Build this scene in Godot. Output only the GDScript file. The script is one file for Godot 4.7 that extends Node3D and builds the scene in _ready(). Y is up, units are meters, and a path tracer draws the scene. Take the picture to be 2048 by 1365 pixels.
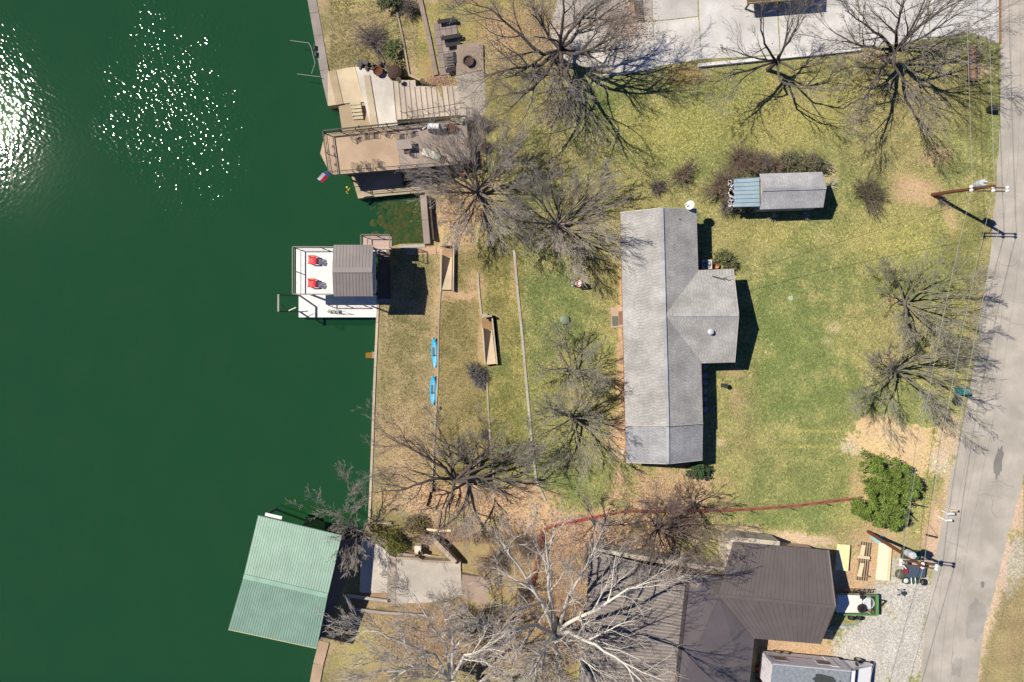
extends Node3D
# Lakeside house lots seen straight down from 64 m. x runs right in the photograph, z down, y up; y = 0 is the house lawn.
const H := 64.0
const K := H / 1365.0
const WATER := -3.4
const DOCK := -2.65

var M := {}
var base_of := {}
var used := {}
var rng := RandomNumberGenerator.new()
var w1: PackedVector2Array
var w2: PackedVector2Array
var w3: PackedVector2Array
var ground_img: Image
var nz := FastNoiseLite.new()


class MB:
	var v := PackedVector3Array()
	var n := PackedVector3Array()
	var c := PackedColorArray()
	var i := PackedInt32Array()
	func tri(a: Vector3, b: Vector3, d: Vector3, col: Color) -> void:
		var k := v.size()
		var nn := (b - a).cross(d - a).normalized()
		v.append(a); v.append(b); v.append(d)
		n.append(nn); n.append(nn); n.append(nn)
		c.append(col); c.append(col); c.append(col)
		i.append(k); i.append(k + 2); i.append(k + 1)
	func quad(a: Vector3, b: Vector3, d: Vector3, e: Vector3, col: Color) -> void:
		var k := v.size()
		var nn := (b - a).cross(e - a).normalized()
		if nn == Vector3.ZERO: nn = (d - b).cross(e - b).normalized()
		v.append(a); v.append(b); v.append(d); v.append(e)
		for q in 4:
			n.append(nn); c.append(col)
		i.append_array(PackedInt32Array([k, k + 2, k + 1, k, k + 3, k + 2]))
	func box(o: Vector3, s: Vector3, col: Color, bs := Basis()) -> MB:
		var x := bs.x * s.x * .5
		var y := bs.y * s.y * .5
		var z := bs.z * s.z * .5
		quad(o - x + y + z, o + x + y + z, o + x + y - z, o - x + y - z, col)
		quad(o - x - y - z, o + x - y - z, o + x - y + z, o - x - y + z, col)
		quad(o - x - y + z, o + x - y + z, o + x + y + z, o - x + y + z, col)
		quad(o + x - y - z, o - x - y - z, o - x + y - z, o + x + y - z, col)
		quad(o + x - y + z, o + x - y - z, o + x + y - z, o + x + y + z, col)
		quad(o - x - y - z, o - x - y + z, o - x + y + z, o - x + y - z, col)
		return self
	func beam(a: Vector3, b: Vector3, w: float, h: float, col: Color) -> MB:
		var d := b - a
		var l := d.length()
		if l < 1e-5: return self
		d /= l
		var up := Vector3.UP if absf(d.y) < .95 else Vector3.RIGHT
		var s := d.cross(up).normalized()
		var u := s.cross(d).normalized()
		return box((a + b) * .5, Vector3(l, h, w), col, Basis(d, u, s))
	func prism(p: PackedVector2Array, y0: float, y1: float, col: Color, side := Color(-1, 0, 0)) -> MB:
		if side.r < 0.0: side = col
		var q := p.duplicate()
		var ar := 0.0
		for k in q.size():
			ar += q[k].cross(q[(k + 1) % q.size()])
		if ar > 0.0: q.reverse()
		var t := Geometry2D.triangulate_polygon(q)
		for k in range(0, t.size(), 3):
			var a := q[t[k]]
			var b := q[t[k + 1]]
			var d := q[t[k + 2]]
			if (b - a).cross(d - a) > 0.0:
				var sw := b
				b = d
				d = sw
			tri(Vector3(a.x, y1, a.y), Vector3(b.x, y1, b.y), Vector3(d.x, y1, d.y), col)
			tri(Vector3(a.x, y0, a.y), Vector3(d.x, y0, d.y), Vector3(b.x, y0, b.y), side)
		for k in q.size():
			var a := q[k]
			var b := q[(k + 1) % q.size()]
			quad(Vector3(a.x, y0, a.y), Vector3(b.x, y0, b.y), Vector3(b.x, y1, b.y), Vector3(a.x, y1, a.y), side)
		return self
	func tube(p: PackedVector3Array, r: PackedFloat32Array, sides: int, col: Color, cap := false) -> MB:
		var m := p.size()
		if m < 2: return self
		var t := (p[1] - p[0]).normalized()
		var s := t.cross(Vector3.UP if absf(t.y) < .9 else Vector3.RIGHT).normalized()
		var k0 := v.size()
		for q in m:
			if q > 0 and q < m - 1: t = (p[q + 1] - p[q - 1]).normalized()
			elif q == m - 1 and m > 2: t = (p[q] - p[q - 1]).normalized()
			s = (s - t * s.dot(t)).normalized()
			var u := t.cross(s)
			for a in sides:
				var an := TAU * a / sides
				var nn := s * cos(an) + u * sin(an)
				v.append(p[q] + nn * r[q])
				n.append(nn)
				c.append(col)
		for q in m - 1:
			for a in sides:
				var a2 := (a + 1) % sides
				var e := k0 + q * sides
				i.append(e + a); i.append(e + sides + a); i.append(e + sides + a2)
				i.append(e + a); i.append(e + sides + a2); i.append(e + a2)
		if cap:
			for e in [0, m - 1]:
				var cc := v.size()
				var nn := ((p[0] - p[1]) if e == 0 else (p[m - 1] - p[m - 2])).normalized()
				v.append(p[e]); n.append(nn); c.append(col)
				for a in sides:
					v.append(v[k0 + e * sides + a]); n.append(nn); c.append(col)
				for a in sides:
					var a2 := (a + 1) % sides
					if e == 0:
						i.append(cc); i.append(cc + 1 + a); i.append(cc + 1 + a2)
					else:
						i.append(cc); i.append(cc + 1 + a2); i.append(cc + 1 + a)
		return self
	func rod(a: Vector3, b: Vector3, r: float, col: Color, sides := 6) -> MB:
		return tube(PackedVector3Array([a, b]), PackedFloat32Array([r, r]), sides, col, true)
	func path(pts: Array, r: float, col: Color, sides := 6) -> MB:
		var rr := PackedFloat32Array()
		rr.resize(pts.size())
		rr.fill(r)
		return tube(PackedVector3Array(pts), rr, sides, col, true)
	func lathe(o: Vector3, prof: Array, sides: int, col: Color) -> MB:
		for q in prof.size() - 1:
			for a in sides:
				var a0 := TAU * a / sides
				var a1 := TAU * (a + 1) / sides
				var d0 := Vector3(cos(a0), 0, sin(a0))
				var d1 := Vector3(cos(a1), 0, sin(a1))
				var r0: float = prof[q][0]
				var y0 := Vector3(0, prof[q][1], 0)
				var r1: float = prof[q + 1][0]
				var y1 := Vector3(0, prof[q + 1][1], 0)
				if r0 > 1e-4: tri(o + d0 * r0 + y0, o + d1 * r1 + y1, o + d1 * r0 + y0, col)
				if r1 > 1e-4: tri(o + d0 * r0 + y0, o + d0 * r1 + y1, o + d1 * r1 + y1, col)
		return self
	func mesh(mat: Material, off := Vector3.ZERO) -> ArrayMesh:
		var a := []
		a.resize(Mesh.ARRAY_MAX)
		var vv := v
		if off != Vector3.ZERO:
			vv = PackedVector3Array()
			vv.resize(v.size())
			for q in v.size(): vv[q] = v[q] - off
		a[Mesh.ARRAY_VERTEX] = vv
		a[Mesh.ARRAY_NORMAL] = n
		a[Mesh.ARRAY_COLOR] = c
		a[Mesh.ARRAY_INDEX] = i
		var m := ArrayMesh.new()
		m.add_surface_from_arrays(Mesh.PRIMITIVE_TRIANGLES, a)
		m.surface_set_material(0, mat)
		return m


# ---------------------------------------------------------------- helpers
func P(px: float, py: float, h := 0.0) -> Vector3:
	var s := (H - h) / 1365.0
	return Vector3((px - 1024.0) * s, h, (py - 682.5) * s)

func P2(px: float, py: float, h := 0.0) -> Vector2:
	var p := P(px, py, h)
	return Vector2(p.x, p.z)

func poly(pts: Array, h := 0.0) -> PackedVector2Array:
	var o := PackedVector2Array()
	for p in pts: o.append(P2(p[0], p[1], h))
	return o

func C(r: float, g: float, b: float, k := 0.86) -> Color:
	var c := Color(r / 255.0, g / 255.0, b / 255.0).srgb_to_linear()
	return Color(c.r * k, c.g * k, c.b * k)

func vary(c: Color, amt: float) -> Color:
	var k := 1.0 + rng.randf_range(-amt, amt)
	return Color(c.r * k, c.g * k, c.b * k)

func numbered(nm: String) -> String:
	if not used.has(nm):
		used[nm] = 0
		return nm
	used[nm] += 1
	return "%s_%03d" % [nm, used[nm]]

func tag(o: Node, label: String, cat: String, group := "") -> void:
	o.set_meta("label", label)
	o.set_meta("category", cat)
	if group: o.set_meta("group", group)

func thing(nm: String, label: String, cat: String, at: Vector3, group := "") -> Node3D:
	var o := Node3D.new()
	o.name = numbered(nm)
	add_child(o)
	o.position = at
	base_of[o] = at
	tag(o, label, cat, group)
	return o

func part(par: Node3D, nm: String, mb: MB, mat: Material, kind := "") -> MeshInstance3D:
	var o := MeshInstance3D.new()
	o.name = nm
	o.mesh = mb.mesh(mat, base_of[par])
	par.add_child(o, true)
	base_of[o] = base_of[par]
	if kind: o.set_meta("kind", kind)
	return o

func single(nm: String, mb: MB, mat: Material, label: String, cat: String, at: Vector3, group := "") -> MeshInstance3D:
	var o := MeshInstance3D.new()
	o.name = numbered(nm)
	o.mesh = mb.mesh(mat, at)
	add_child(o)
	o.position = at
	base_of[o] = at
	tag(o, label, cat, group)
	return o

func struct(nm: String, mb: MB, mat: Material) -> MeshInstance3D:
	var o := MeshInstance3D.new()
	o.name = numbered(nm)
	o.mesh = mb.mesh(mat)
	add_child(o)
	base_of[o] = Vector3.ZERO
	o.set_meta("kind", "structure")
	return o

func noise_tex(freq: float, lo: float, hi: float, sd: int, oct := 5, stretch := false) -> NoiseTexture2D:
	var f := FastNoiseLite.new()
	f.noise_type = FastNoiseLite.TYPE_SIMPLEX_SMOOTH
	f.frequency = freq
	f.fractal_octaves = oct
	f.fractal_gain = .62
	f.seed = sd
	var t := NoiseTexture2D.new()
	t.width = 512
	t.height = 512 if not stretch else 64
	t.seamless = true
	t.noise = f
	var g := Gradient.new()
	g.set_color(0, Color(lo, lo, lo))
	g.set_color(1, Color(hi, hi, hi))
	g.set_offset(0, .15)
	g.set_offset(1, .85)
	t.color_ramp = g
	return t

func mk(nm: String, rough: float, metal := 0.0, tex: Texture2D = null, sc := Vector3.ONE, bump := 0.0, tex2: Texture2D = null) -> StandardMaterial3D:
	var m := StandardMaterial3D.new()
	m.resource_name = nm
	m.vertex_color_use_as_albedo = true
	m.roughness = rough
	m.metallic = metal
	if tex:
		m.albedo_texture = tex
		m.uv1_triplanar = true
		m.uv1_world_triplanar = true
		m.uv1_scale = sc
		if bump > 0.0:
			m.heightmap_enabled = true
			m.heightmap_texture = tex
			m.heightmap_scale = bump
	if tex2:
		m.detail_enabled = true
		m.detail_albedo = tex2
		m.detail_blend_mode = BaseMaterial3D.BLEND_MODE_MUL
		m.detail_uv_layer = BaseMaterial3D.DETAIL_UV_2
		m.uv2_triplanar = true
		m.uv2_world_triplanar = true
		m.uv2_scale = Vector3.ONE * .071
	M[nm] = m
	return m

func line_x(w: PackedVector2Array, z: float) -> float:
	if z <= w[0].y: return w[0].x
	for k in w.size() - 1:
		if z <= w[k + 1].y:
			return lerpf(w[k].x, w[k + 1].x, (z - w[k].y) / (w[k + 1].y - w[k].y))
	return w[w.size() - 1].x

# height of the land
func gh(x: float, z: float) -> float:
	var py := z / K + 682.5
	var px := x / K + 1024.0
	if py < 250.0:
		if px < 770.0: return -2.55
		if px < 835.0: return -1.75
		if px < 955.0: return -0.75
		return 0.0
	var st := -2.6
	if x > line_x(w3, z): st = 0.0
	elif x > line_x(w2, z): st = -.85
	elif x > line_x(w1, z): st = -1.7
	if py >= 508.0 and py <= 985.0: return st
	if py < 508.0:
		var sl := lerpf(-2.6, 0.0, smoothstep(845.0, 1035.0, px))
		return lerpf(sl, st, smoothstep(425.0, 488.0, py))
	var sl2 := lerpf(-2.6, 0.0, smoothstep(lerpf(745.0, 890.0, smoothstep(1060.0, 1108.0, py)), 1110.0, px))
	return lerpf(st, sl2, smoothstep(985.0, 1045.0, py))

func G(px: float, py: float, up := 0.0) -> Vector3:
	var h := 0.0
	for k in 4:
		var q := P(px, py, h)
		h = gh(q.x, q.z)
	var p := P(px, py, h)
	p.y += up
	return p

func sheet(nm: String, pts: Array, href: float, hf: bool, bottom: float, lift := 0.0) -> void:
	var pl := poly(pts, href)
	var mb := MB.new()
	if not hf:
		mb.prism(pl, bottom, href, Color.WHITE)
	else:
		var lo := pl[0]
		var hi := pl[0]
		for p in pl:
			lo = lo.min(p)
			hi = hi.max(p)
		var cs := .5
		for a in int(ceil((hi.x - lo.x) / cs)):
			for b in int(ceil((hi.y - lo.y) / cs)):
				var o := lo + Vector2(a, b) * cs
				var cell := PackedVector2Array([o, o + Vector2(cs, 0), o + Vector2(cs, cs), o + Vector2(0, cs)])
				var ins := 0
				for q in cell:
					if Geometry2D.is_point_in_polygon(q, pl): ins += 1
				var pieces: Array = [cell] if ins == 4 else (Geometry2D.intersect_polygons(cell, pl) if ins > 0 else [])
				for pc: PackedVector2Array in pieces:
					var t := Geometry2D.triangulate_polygon(pc)
					for k in range(0, t.size(), 3):
						var tv := []
						for e in 3:
							var q2: Vector2 = pc[t[k + e]]
							tv.append(Vector3(q2.x, gh(q2.x, q2.y) + lift, q2.y))
						if (tv[1] - tv[0]).cross(tv[2] - tv[0]).y < 0.0: tv.reverse()
						mb.tri(tv[0], tv[1], tv[2], Color.WHITE)
	struct(nm, mb, M.ground)

func wall(nm: String, label: String, pts: Array, h_top: float, h_bot: float, w: float, col: Color, cat := "wall", grp := "") -> void:
	# a wall whose top runs along the given picture points; each straight length is its own section
	var t := thing(nm, label, cat, P(pts[0][0], pts[0][1], h_bot), grp)
	for k in pts.size() - 1:
		var a := P(pts[k][0], pts[k][1], h_top)
		var b := P(pts[k + 1][0], pts[k + 1][1], h_top)
		var d := (b - a).normalized()
		var s := Vector3(-d.z, 0, d.x) * w * .5
		var l := (b - a).length()
		var m := maxi(1, int(round(l / 2.4)))
		for q in m:
			var p0 := a.lerp(b, q / float(m)) + d * .012
			var p1 := a.lerp(b, (q + 1) / float(m)) - d * .012
			var e := rng.randf_range(-.012, .012)
			var mb := MB.new()
			mb.prism(PackedVector2Array([Vector2(p0.x + s.x, p0.z + s.z), Vector2(p1.x + s.x, p1.z + s.z), Vector2(p1.x - s.x, p1.z - s.z), Vector2(p0.x - s.x, p0.z - s.z)]), h_bot, h_top + e, vary(col, .07))
			part(t, "section", mb, M.conc)

func slab(par: Node3D, nm: String, pts: Array, h1: float, h0: float, col: Color, mat: Material) -> MeshInstance3D:
	return part(par, nm, MB.new().prism(poly(pts, h1), h0, h1, col), mat)

# ---------------------------------------------------------------- trees
func grow(mb: MB, p: Vector3, d: Vector3, l: float, r: float, lev: int, o: Dictionary) -> void:
	var last: int = o.kids.size()
	var segs: int = [7, 6, 5, 3, 2, 2][lev]
	var pts := PackedVector3Array([p])
	var rad := PackedFloat32Array([r])
	var dirs := [d]
	var wig: float = o.wig
	for s in segs:
		d = (d + Vector3(rng.randf_range(-wig, wig), rng.randf_range(-wig, wig) * .6 + o.rise * (.05 if lev > 0 else .02), rng.randf_range(-wig, wig))).normalized()
		p += d * l / segs
		pts.append(p)
		rad.append(maxf(r * (1.0 - .8 * (s + 1) / segs), o.rmin))
		dirs.append(d)
	along(mb, pts, rad, dirs, l, lev, o)

func along(mb: MB, pts: PackedVector3Array, rad: PackedFloat32Array, dirs: Array, l: float, lev: int, o: Dictionary) -> void:
	var col: Color = o.col if lev < 2 else (o.col2 if lev < 3 else o.col3)
	mb.tube(pts, rad, [8, 6, 4, 3, 3, 3][lev], vary(col, .12))
	if lev >= o.kids.size(): return
	var nk: int = maxi(1, int(round(o.kids[lev] * rng.randf_range(.8, 1.2))))
	var segs := pts.size() - 1
	for k in nk:
		var t := lerpf(o.start, 1.0, (k + rng.randf()) / nk)
		var f := t * segs
		var s := mini(int(f), segs - 1)
		var q := pts[s].lerp(pts[s + 1], f - s)
		var dd: Vector3 = dirs[mini(s + 1, segs)]
		var side := Vector3(rng.randf_range(-1, 1), rng.randf_range(-.55, .75), rng.randf_range(-1, 1))
		side = (side - dd * side.dot(dd)).normalized()
		var an := deg_to_rad(rng.randf_range(o.ang0, o.ang1)) * lerpf(1.0, .6, maxf(0.0, t - .6) / .4)
		var nd := (dd * cos(an) + side * sin(an)).normalized()
		var outw: Vector3 = (q - o.base) * Vector3(1, 0, 1)
		nd = (nd + outw.normalized() * .28 * minf(outw.length(), 1.0)).normalized()
		if nd.y < -.2: nd.y *= .3
		var ll: float = l * o.ratio * (1.12 if lev < 1 else 1.06) * rng.randf_range(.65, 1.2) * (1.12 - .35 * t)
		grow(mb, q, nd.normalized(), ll, maxf(lerpf(rad[s], rad[s + 1], f - s) * .62, o.rmin), lev + 1, o)

func tree_opts(over := {}) -> Dictionary:
	var o := {"h": 2.0, "tr": .2, "n": 6, "L": 3.5, "e0": 25.0, "e1": 60.0, "kids": [7, 6, 5, 3], "ratio": .5, "wig": .2, "rise": .8, "rmin": .0095, "start": .2, "ang0": 22.0, "ang1": 55.0,
		"col": C(92, 84, 78), "col2": C(112, 104, 98), "col3": C(140, 131, 124), "lean": Vector3.ZERO, "seed": 1, "limbs": [], "skip": 0.0}
	o.merge(over, true)
	return o

func tree(nm: String, label: String, base: Vector3, over := {}, grp := "bare winter trees") -> Node3D:
	var o := tree_opts(over)
	o.base = base
	o.L *= 1.18
	rng.seed = o.seed
	var t := thing(nm, label, "tree", base, grp)
	var tk := MB.new()
	var top: Vector3 = base + Vector3(0, o.h, 0) + o.lean
	var pts := PackedVector3Array()
	var rad := PackedFloat32Array()
	for k in 6:
		var f := k / 5.0
		pts.append(base.lerp(top, f) + Vector3(rng.randf_range(-.05, .05), 0, rng.randf_range(-.05, .05)) - Vector3(0, .15 if k == 0 else 0.0, 0))
		rad.append(o.tr * (1.0 - .4 * sqrt(f)) if k > 0 else o.tr * 1.2)
	tk.tube(pts, rad, 10, o.col, true)
	part(t, "trunk", tk, M.bark)
	var cr := MB.new()
	if o.limbs.size():
		for lm: Array in o.limbs:
			# picture points with heights above the base: the limb is laid out at those places
			var lp := PackedVector3Array()
			var ctrl := [top - Vector3(0, o.h * .25, 0)]
			for q in lm: ctrl.append(P(q[0], q[1], base.y + q[2]))
			for k in ctrl.size() - 1:
				for s in 3:
					var a: Vector3 = ctrl[k]
					var b: Vector3 = ctrl[k + 1]
					lp.append(a.lerp(b, s / 3.0) + Vector3(rng.randf_range(-.09, .09), rng.randf_range(-.1, .1), rng.randf_range(-.09, .09)) * (0.0 if k + s == 0 else 1.0))
			lp.append(ctrl[ctrl.size() - 1])
			var lr := PackedFloat32Array()
			var dirs := []
			var ln := 0.0
			for k in lp.size():
				lr.append(maxf(o.tr * .5 * (1.0 - .85 * k / float(lp.size() - 1)), .012))
				dirs.append((lp[mini(k + 1, lp.size() - 1)] - lp[maxi(k - 1, 0)]).normalized())
				if k: ln += lp[k].distance_to(lp[k - 1])
			along(cr, lp, lr, dirs, minf(ln, o.L * 1.3), 0, o)
	for k in o.n:
		var az: float = TAU * (k + rng.randf_range(-.35, .35)) / o.n
		var el := deg_to_rad(rng.randf_range(o.e0, o.e1))
		var d := Vector3(cos(az) * cos(el), sin(el), sin(az) * cos(el))
		var st: Vector3 = base.lerp(top, rng.randf_range(.6, 1.0))
		grow(cr, st, d, o.L * rng.randf_range(.75, 1.2), o.tr * .42, 0, o)
	part(t, "crown", cr, M.bark)
	return t

func shrub(nm: String, label: String, base: Vector3, r: float, h: float, n: int, cols: Array, sd: int, leaf := 0, leafcol := Color.BLACK, grp := "") -> void:
	rng.seed = sd
	var t := thing(nm, label, "shrub", base, grp)
	var mb := MB.new()
	var lv := MB.new()
	for k in n:
		var az := rng.randf() * TAU
		var out := sqrt(rng.randf()) * (.78 + .26 * sin(az * 2.0 + sd) + .2 * sin(az * 3.0 + sd * 1.7) + .12 * sin(az * 7.0 + sd))
		var d := Vector3(cos(az) * out * r, h * rng.randf_range(.55, 1.0) * (1.15 - .5 * out), sin(az) * out * r)
		var st := base + Vector3(rng.randf_range(-.15, .15) * r, -.04, rng.randf_range(-.15, .15) * r)
		var col: Color = vary(cols[rng.randi() % cols.size()], .15)
		var mid := st + d * .5 + Vector3(0, h * .12, 0)
		mb.tube(PackedVector3Array([st, mid, st + d]), PackedFloat32Array([.018, .013, .007]), 3, col)
		for q in 4:
			var s := (st + d * .45).lerp(st + d, rng.randf())
			var e := s + Vector3(rng.randf_range(-.3, .3), rng.randf_range(.0, .3), rng.randf_range(-.3, .3)) * (.35 + r * .35)
			mb.tube(PackedVector3Array([s, e]), PackedFloat32Array([.01, .006]), 3, col)
			if leaf:
				for w in leaf: leaf_quad(lv, s.lerp(e, rng.randf()) + Vector3(rng.randf_range(-.08, .08), rng.randf_range(-.05, .08), rng.randf_range(-.08, .08)), .07, vary(leafcol, .3))
	part(t, "stem", mb, M.bark)
	if leaf: part(t, "foliage", lv, M.leaf)

func leaf_quad(mb: MB, p: Vector3, s: float, col: Color) -> void:
	var a := Vector3(rng.randf_range(-1, 1), rng.randf_range(-.6, .6), rng.randf_range(-1, 1)).normalized() * s
	var b := a.cross(Vector3(rng.randf_range(-.6, .6), 1, rng.randf_range(-.6, .6))).normalized() * s * .6
	mb.quad(p - a, p + b, p + a, p - b, col)

# ---------------------------------------------------------------- roofs
func shingles(mb: MB, e0: Vector3, e1: Vector3, r1: Vector3, r0: Vector3, col: Color, course := .16, tab := .28) -> void:
	# overlapping courses of tabs from the eave e0-e1 to the ridge r0-r1
	var nrm := (e1 - e0).cross(r0 - e0).normalized()
	if nrm.y < 0.0: nrm = -nrm
	var sl := ((r0 + r1) * .5 - (e0 + e1) * .5)
	var up := (sl - (e1 - e0).normalized() * sl.dot((e1 - e0).normalized())).normalized()
	var dist := sl.dot(up)
	var nc := int(ceil(dist / course))
	for k in nc:
		var t := k / float(nc)
		var a := e0.lerp(r0, t)
		var b := e1.lerp(r1, t)
		var l := a.distance_to(b)
		if l < .05: continue
		var d := (b - a) / l
		var x := -rng.randf() * tab
		var rowk := rng.randf_range(-.015, .015)
		while x < l:
			var x0 := maxf(x, 0.0)
			var x1 := minf(x + tab - .016, l)
			x += tab
			if x1 - x0 < .02: continue
			var cc := vary(col, .09)
			cc = Color(cc.r * (1 + rowk), cc.g * (1 + rowk), cc.b * (1 + rowk))
			var lift := nrm * (.011 + rng.randf() * .004)
			var f0 := a + d * x0 + lift
			var f1 := a + d * x1 + lift
			var g := up * minf(course * 1.04, dist * (1 - t)) + nrm * -.006
			if (f1 - f0).cross(g).y > 0.0: mb.quad(f0, f1, f1 + g, f0 + g, cc)
			else: mb.quad(f1, f0, f0 + g, f1 + g, cc)

func seams(mb: MB, e0: Vector3, e1: Vector3, r1: Vector3, r0: Vector3, step: float, w: float, hh: float, col: Color) -> void:
	var nrm := (e1 - e0).cross(r0 - e0).normalized()
	if nrm.y < 0.0: nrm = -nrm
	var l := e0.distance_to(e1)
	var m := int(round(l / step))
	for k in m + 1:
		var t := k / float(m)
		var a := e0.lerp(e1, t) + nrm * hh * .5
		var b := r0.lerp(r1, t) + nrm * hh * .5
		mb.beam(a, b, w, hh, col)

func gable_walls(t: Node3D, c: Array, eave: float, rm0: Vector3, rm1: Vector3, floor_y: float, col: Color, inset := .45) -> void:
	# walls under a gable roof whose eave corners are c[0..3] (c0-c3 and c1-c2 the eave sides)
	var q := []
	for k in 4:
		var pc: Vector3 = c[k]
		var dn: Vector3 = (c[(k + 1) % 4] - pc).normalized()
		var dp: Vector3 = (c[(k + 3) % 4] - pc).normalized()
		q.append(pc + (dn + dp) * inset)
	var mb := MB.new()
	for k in 4:
		var a: Vector3 = q[k]
		var b: Vector3 = q[(k + 1) % 4]
		mb.beam(Vector3(a.x, (floor_y + eave) * .5 - .06, a.z), Vector3(b.x, (floor_y + eave) * .5 - .06, b.z), .18, eave - floor_y - .1, col)
	for e in 2:
		var a: Vector3 = q[0] if e == 0 else q[3]
		var b: Vector3 = q[1] if e == 0 else q[2]
		var r := rm0 if e == 0 else rm1
		r = r.lerp((rm0 + rm1) * .5, inset * 1.3 / rm0.distance_to(rm1) * 2.0) - Vector3(0, .15, 0)
		a.y = eave - .12
		b.y = eave - .12
		mb.tri(a, b, r, col)
	part(t, "wall", mb, M.plaster)

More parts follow.
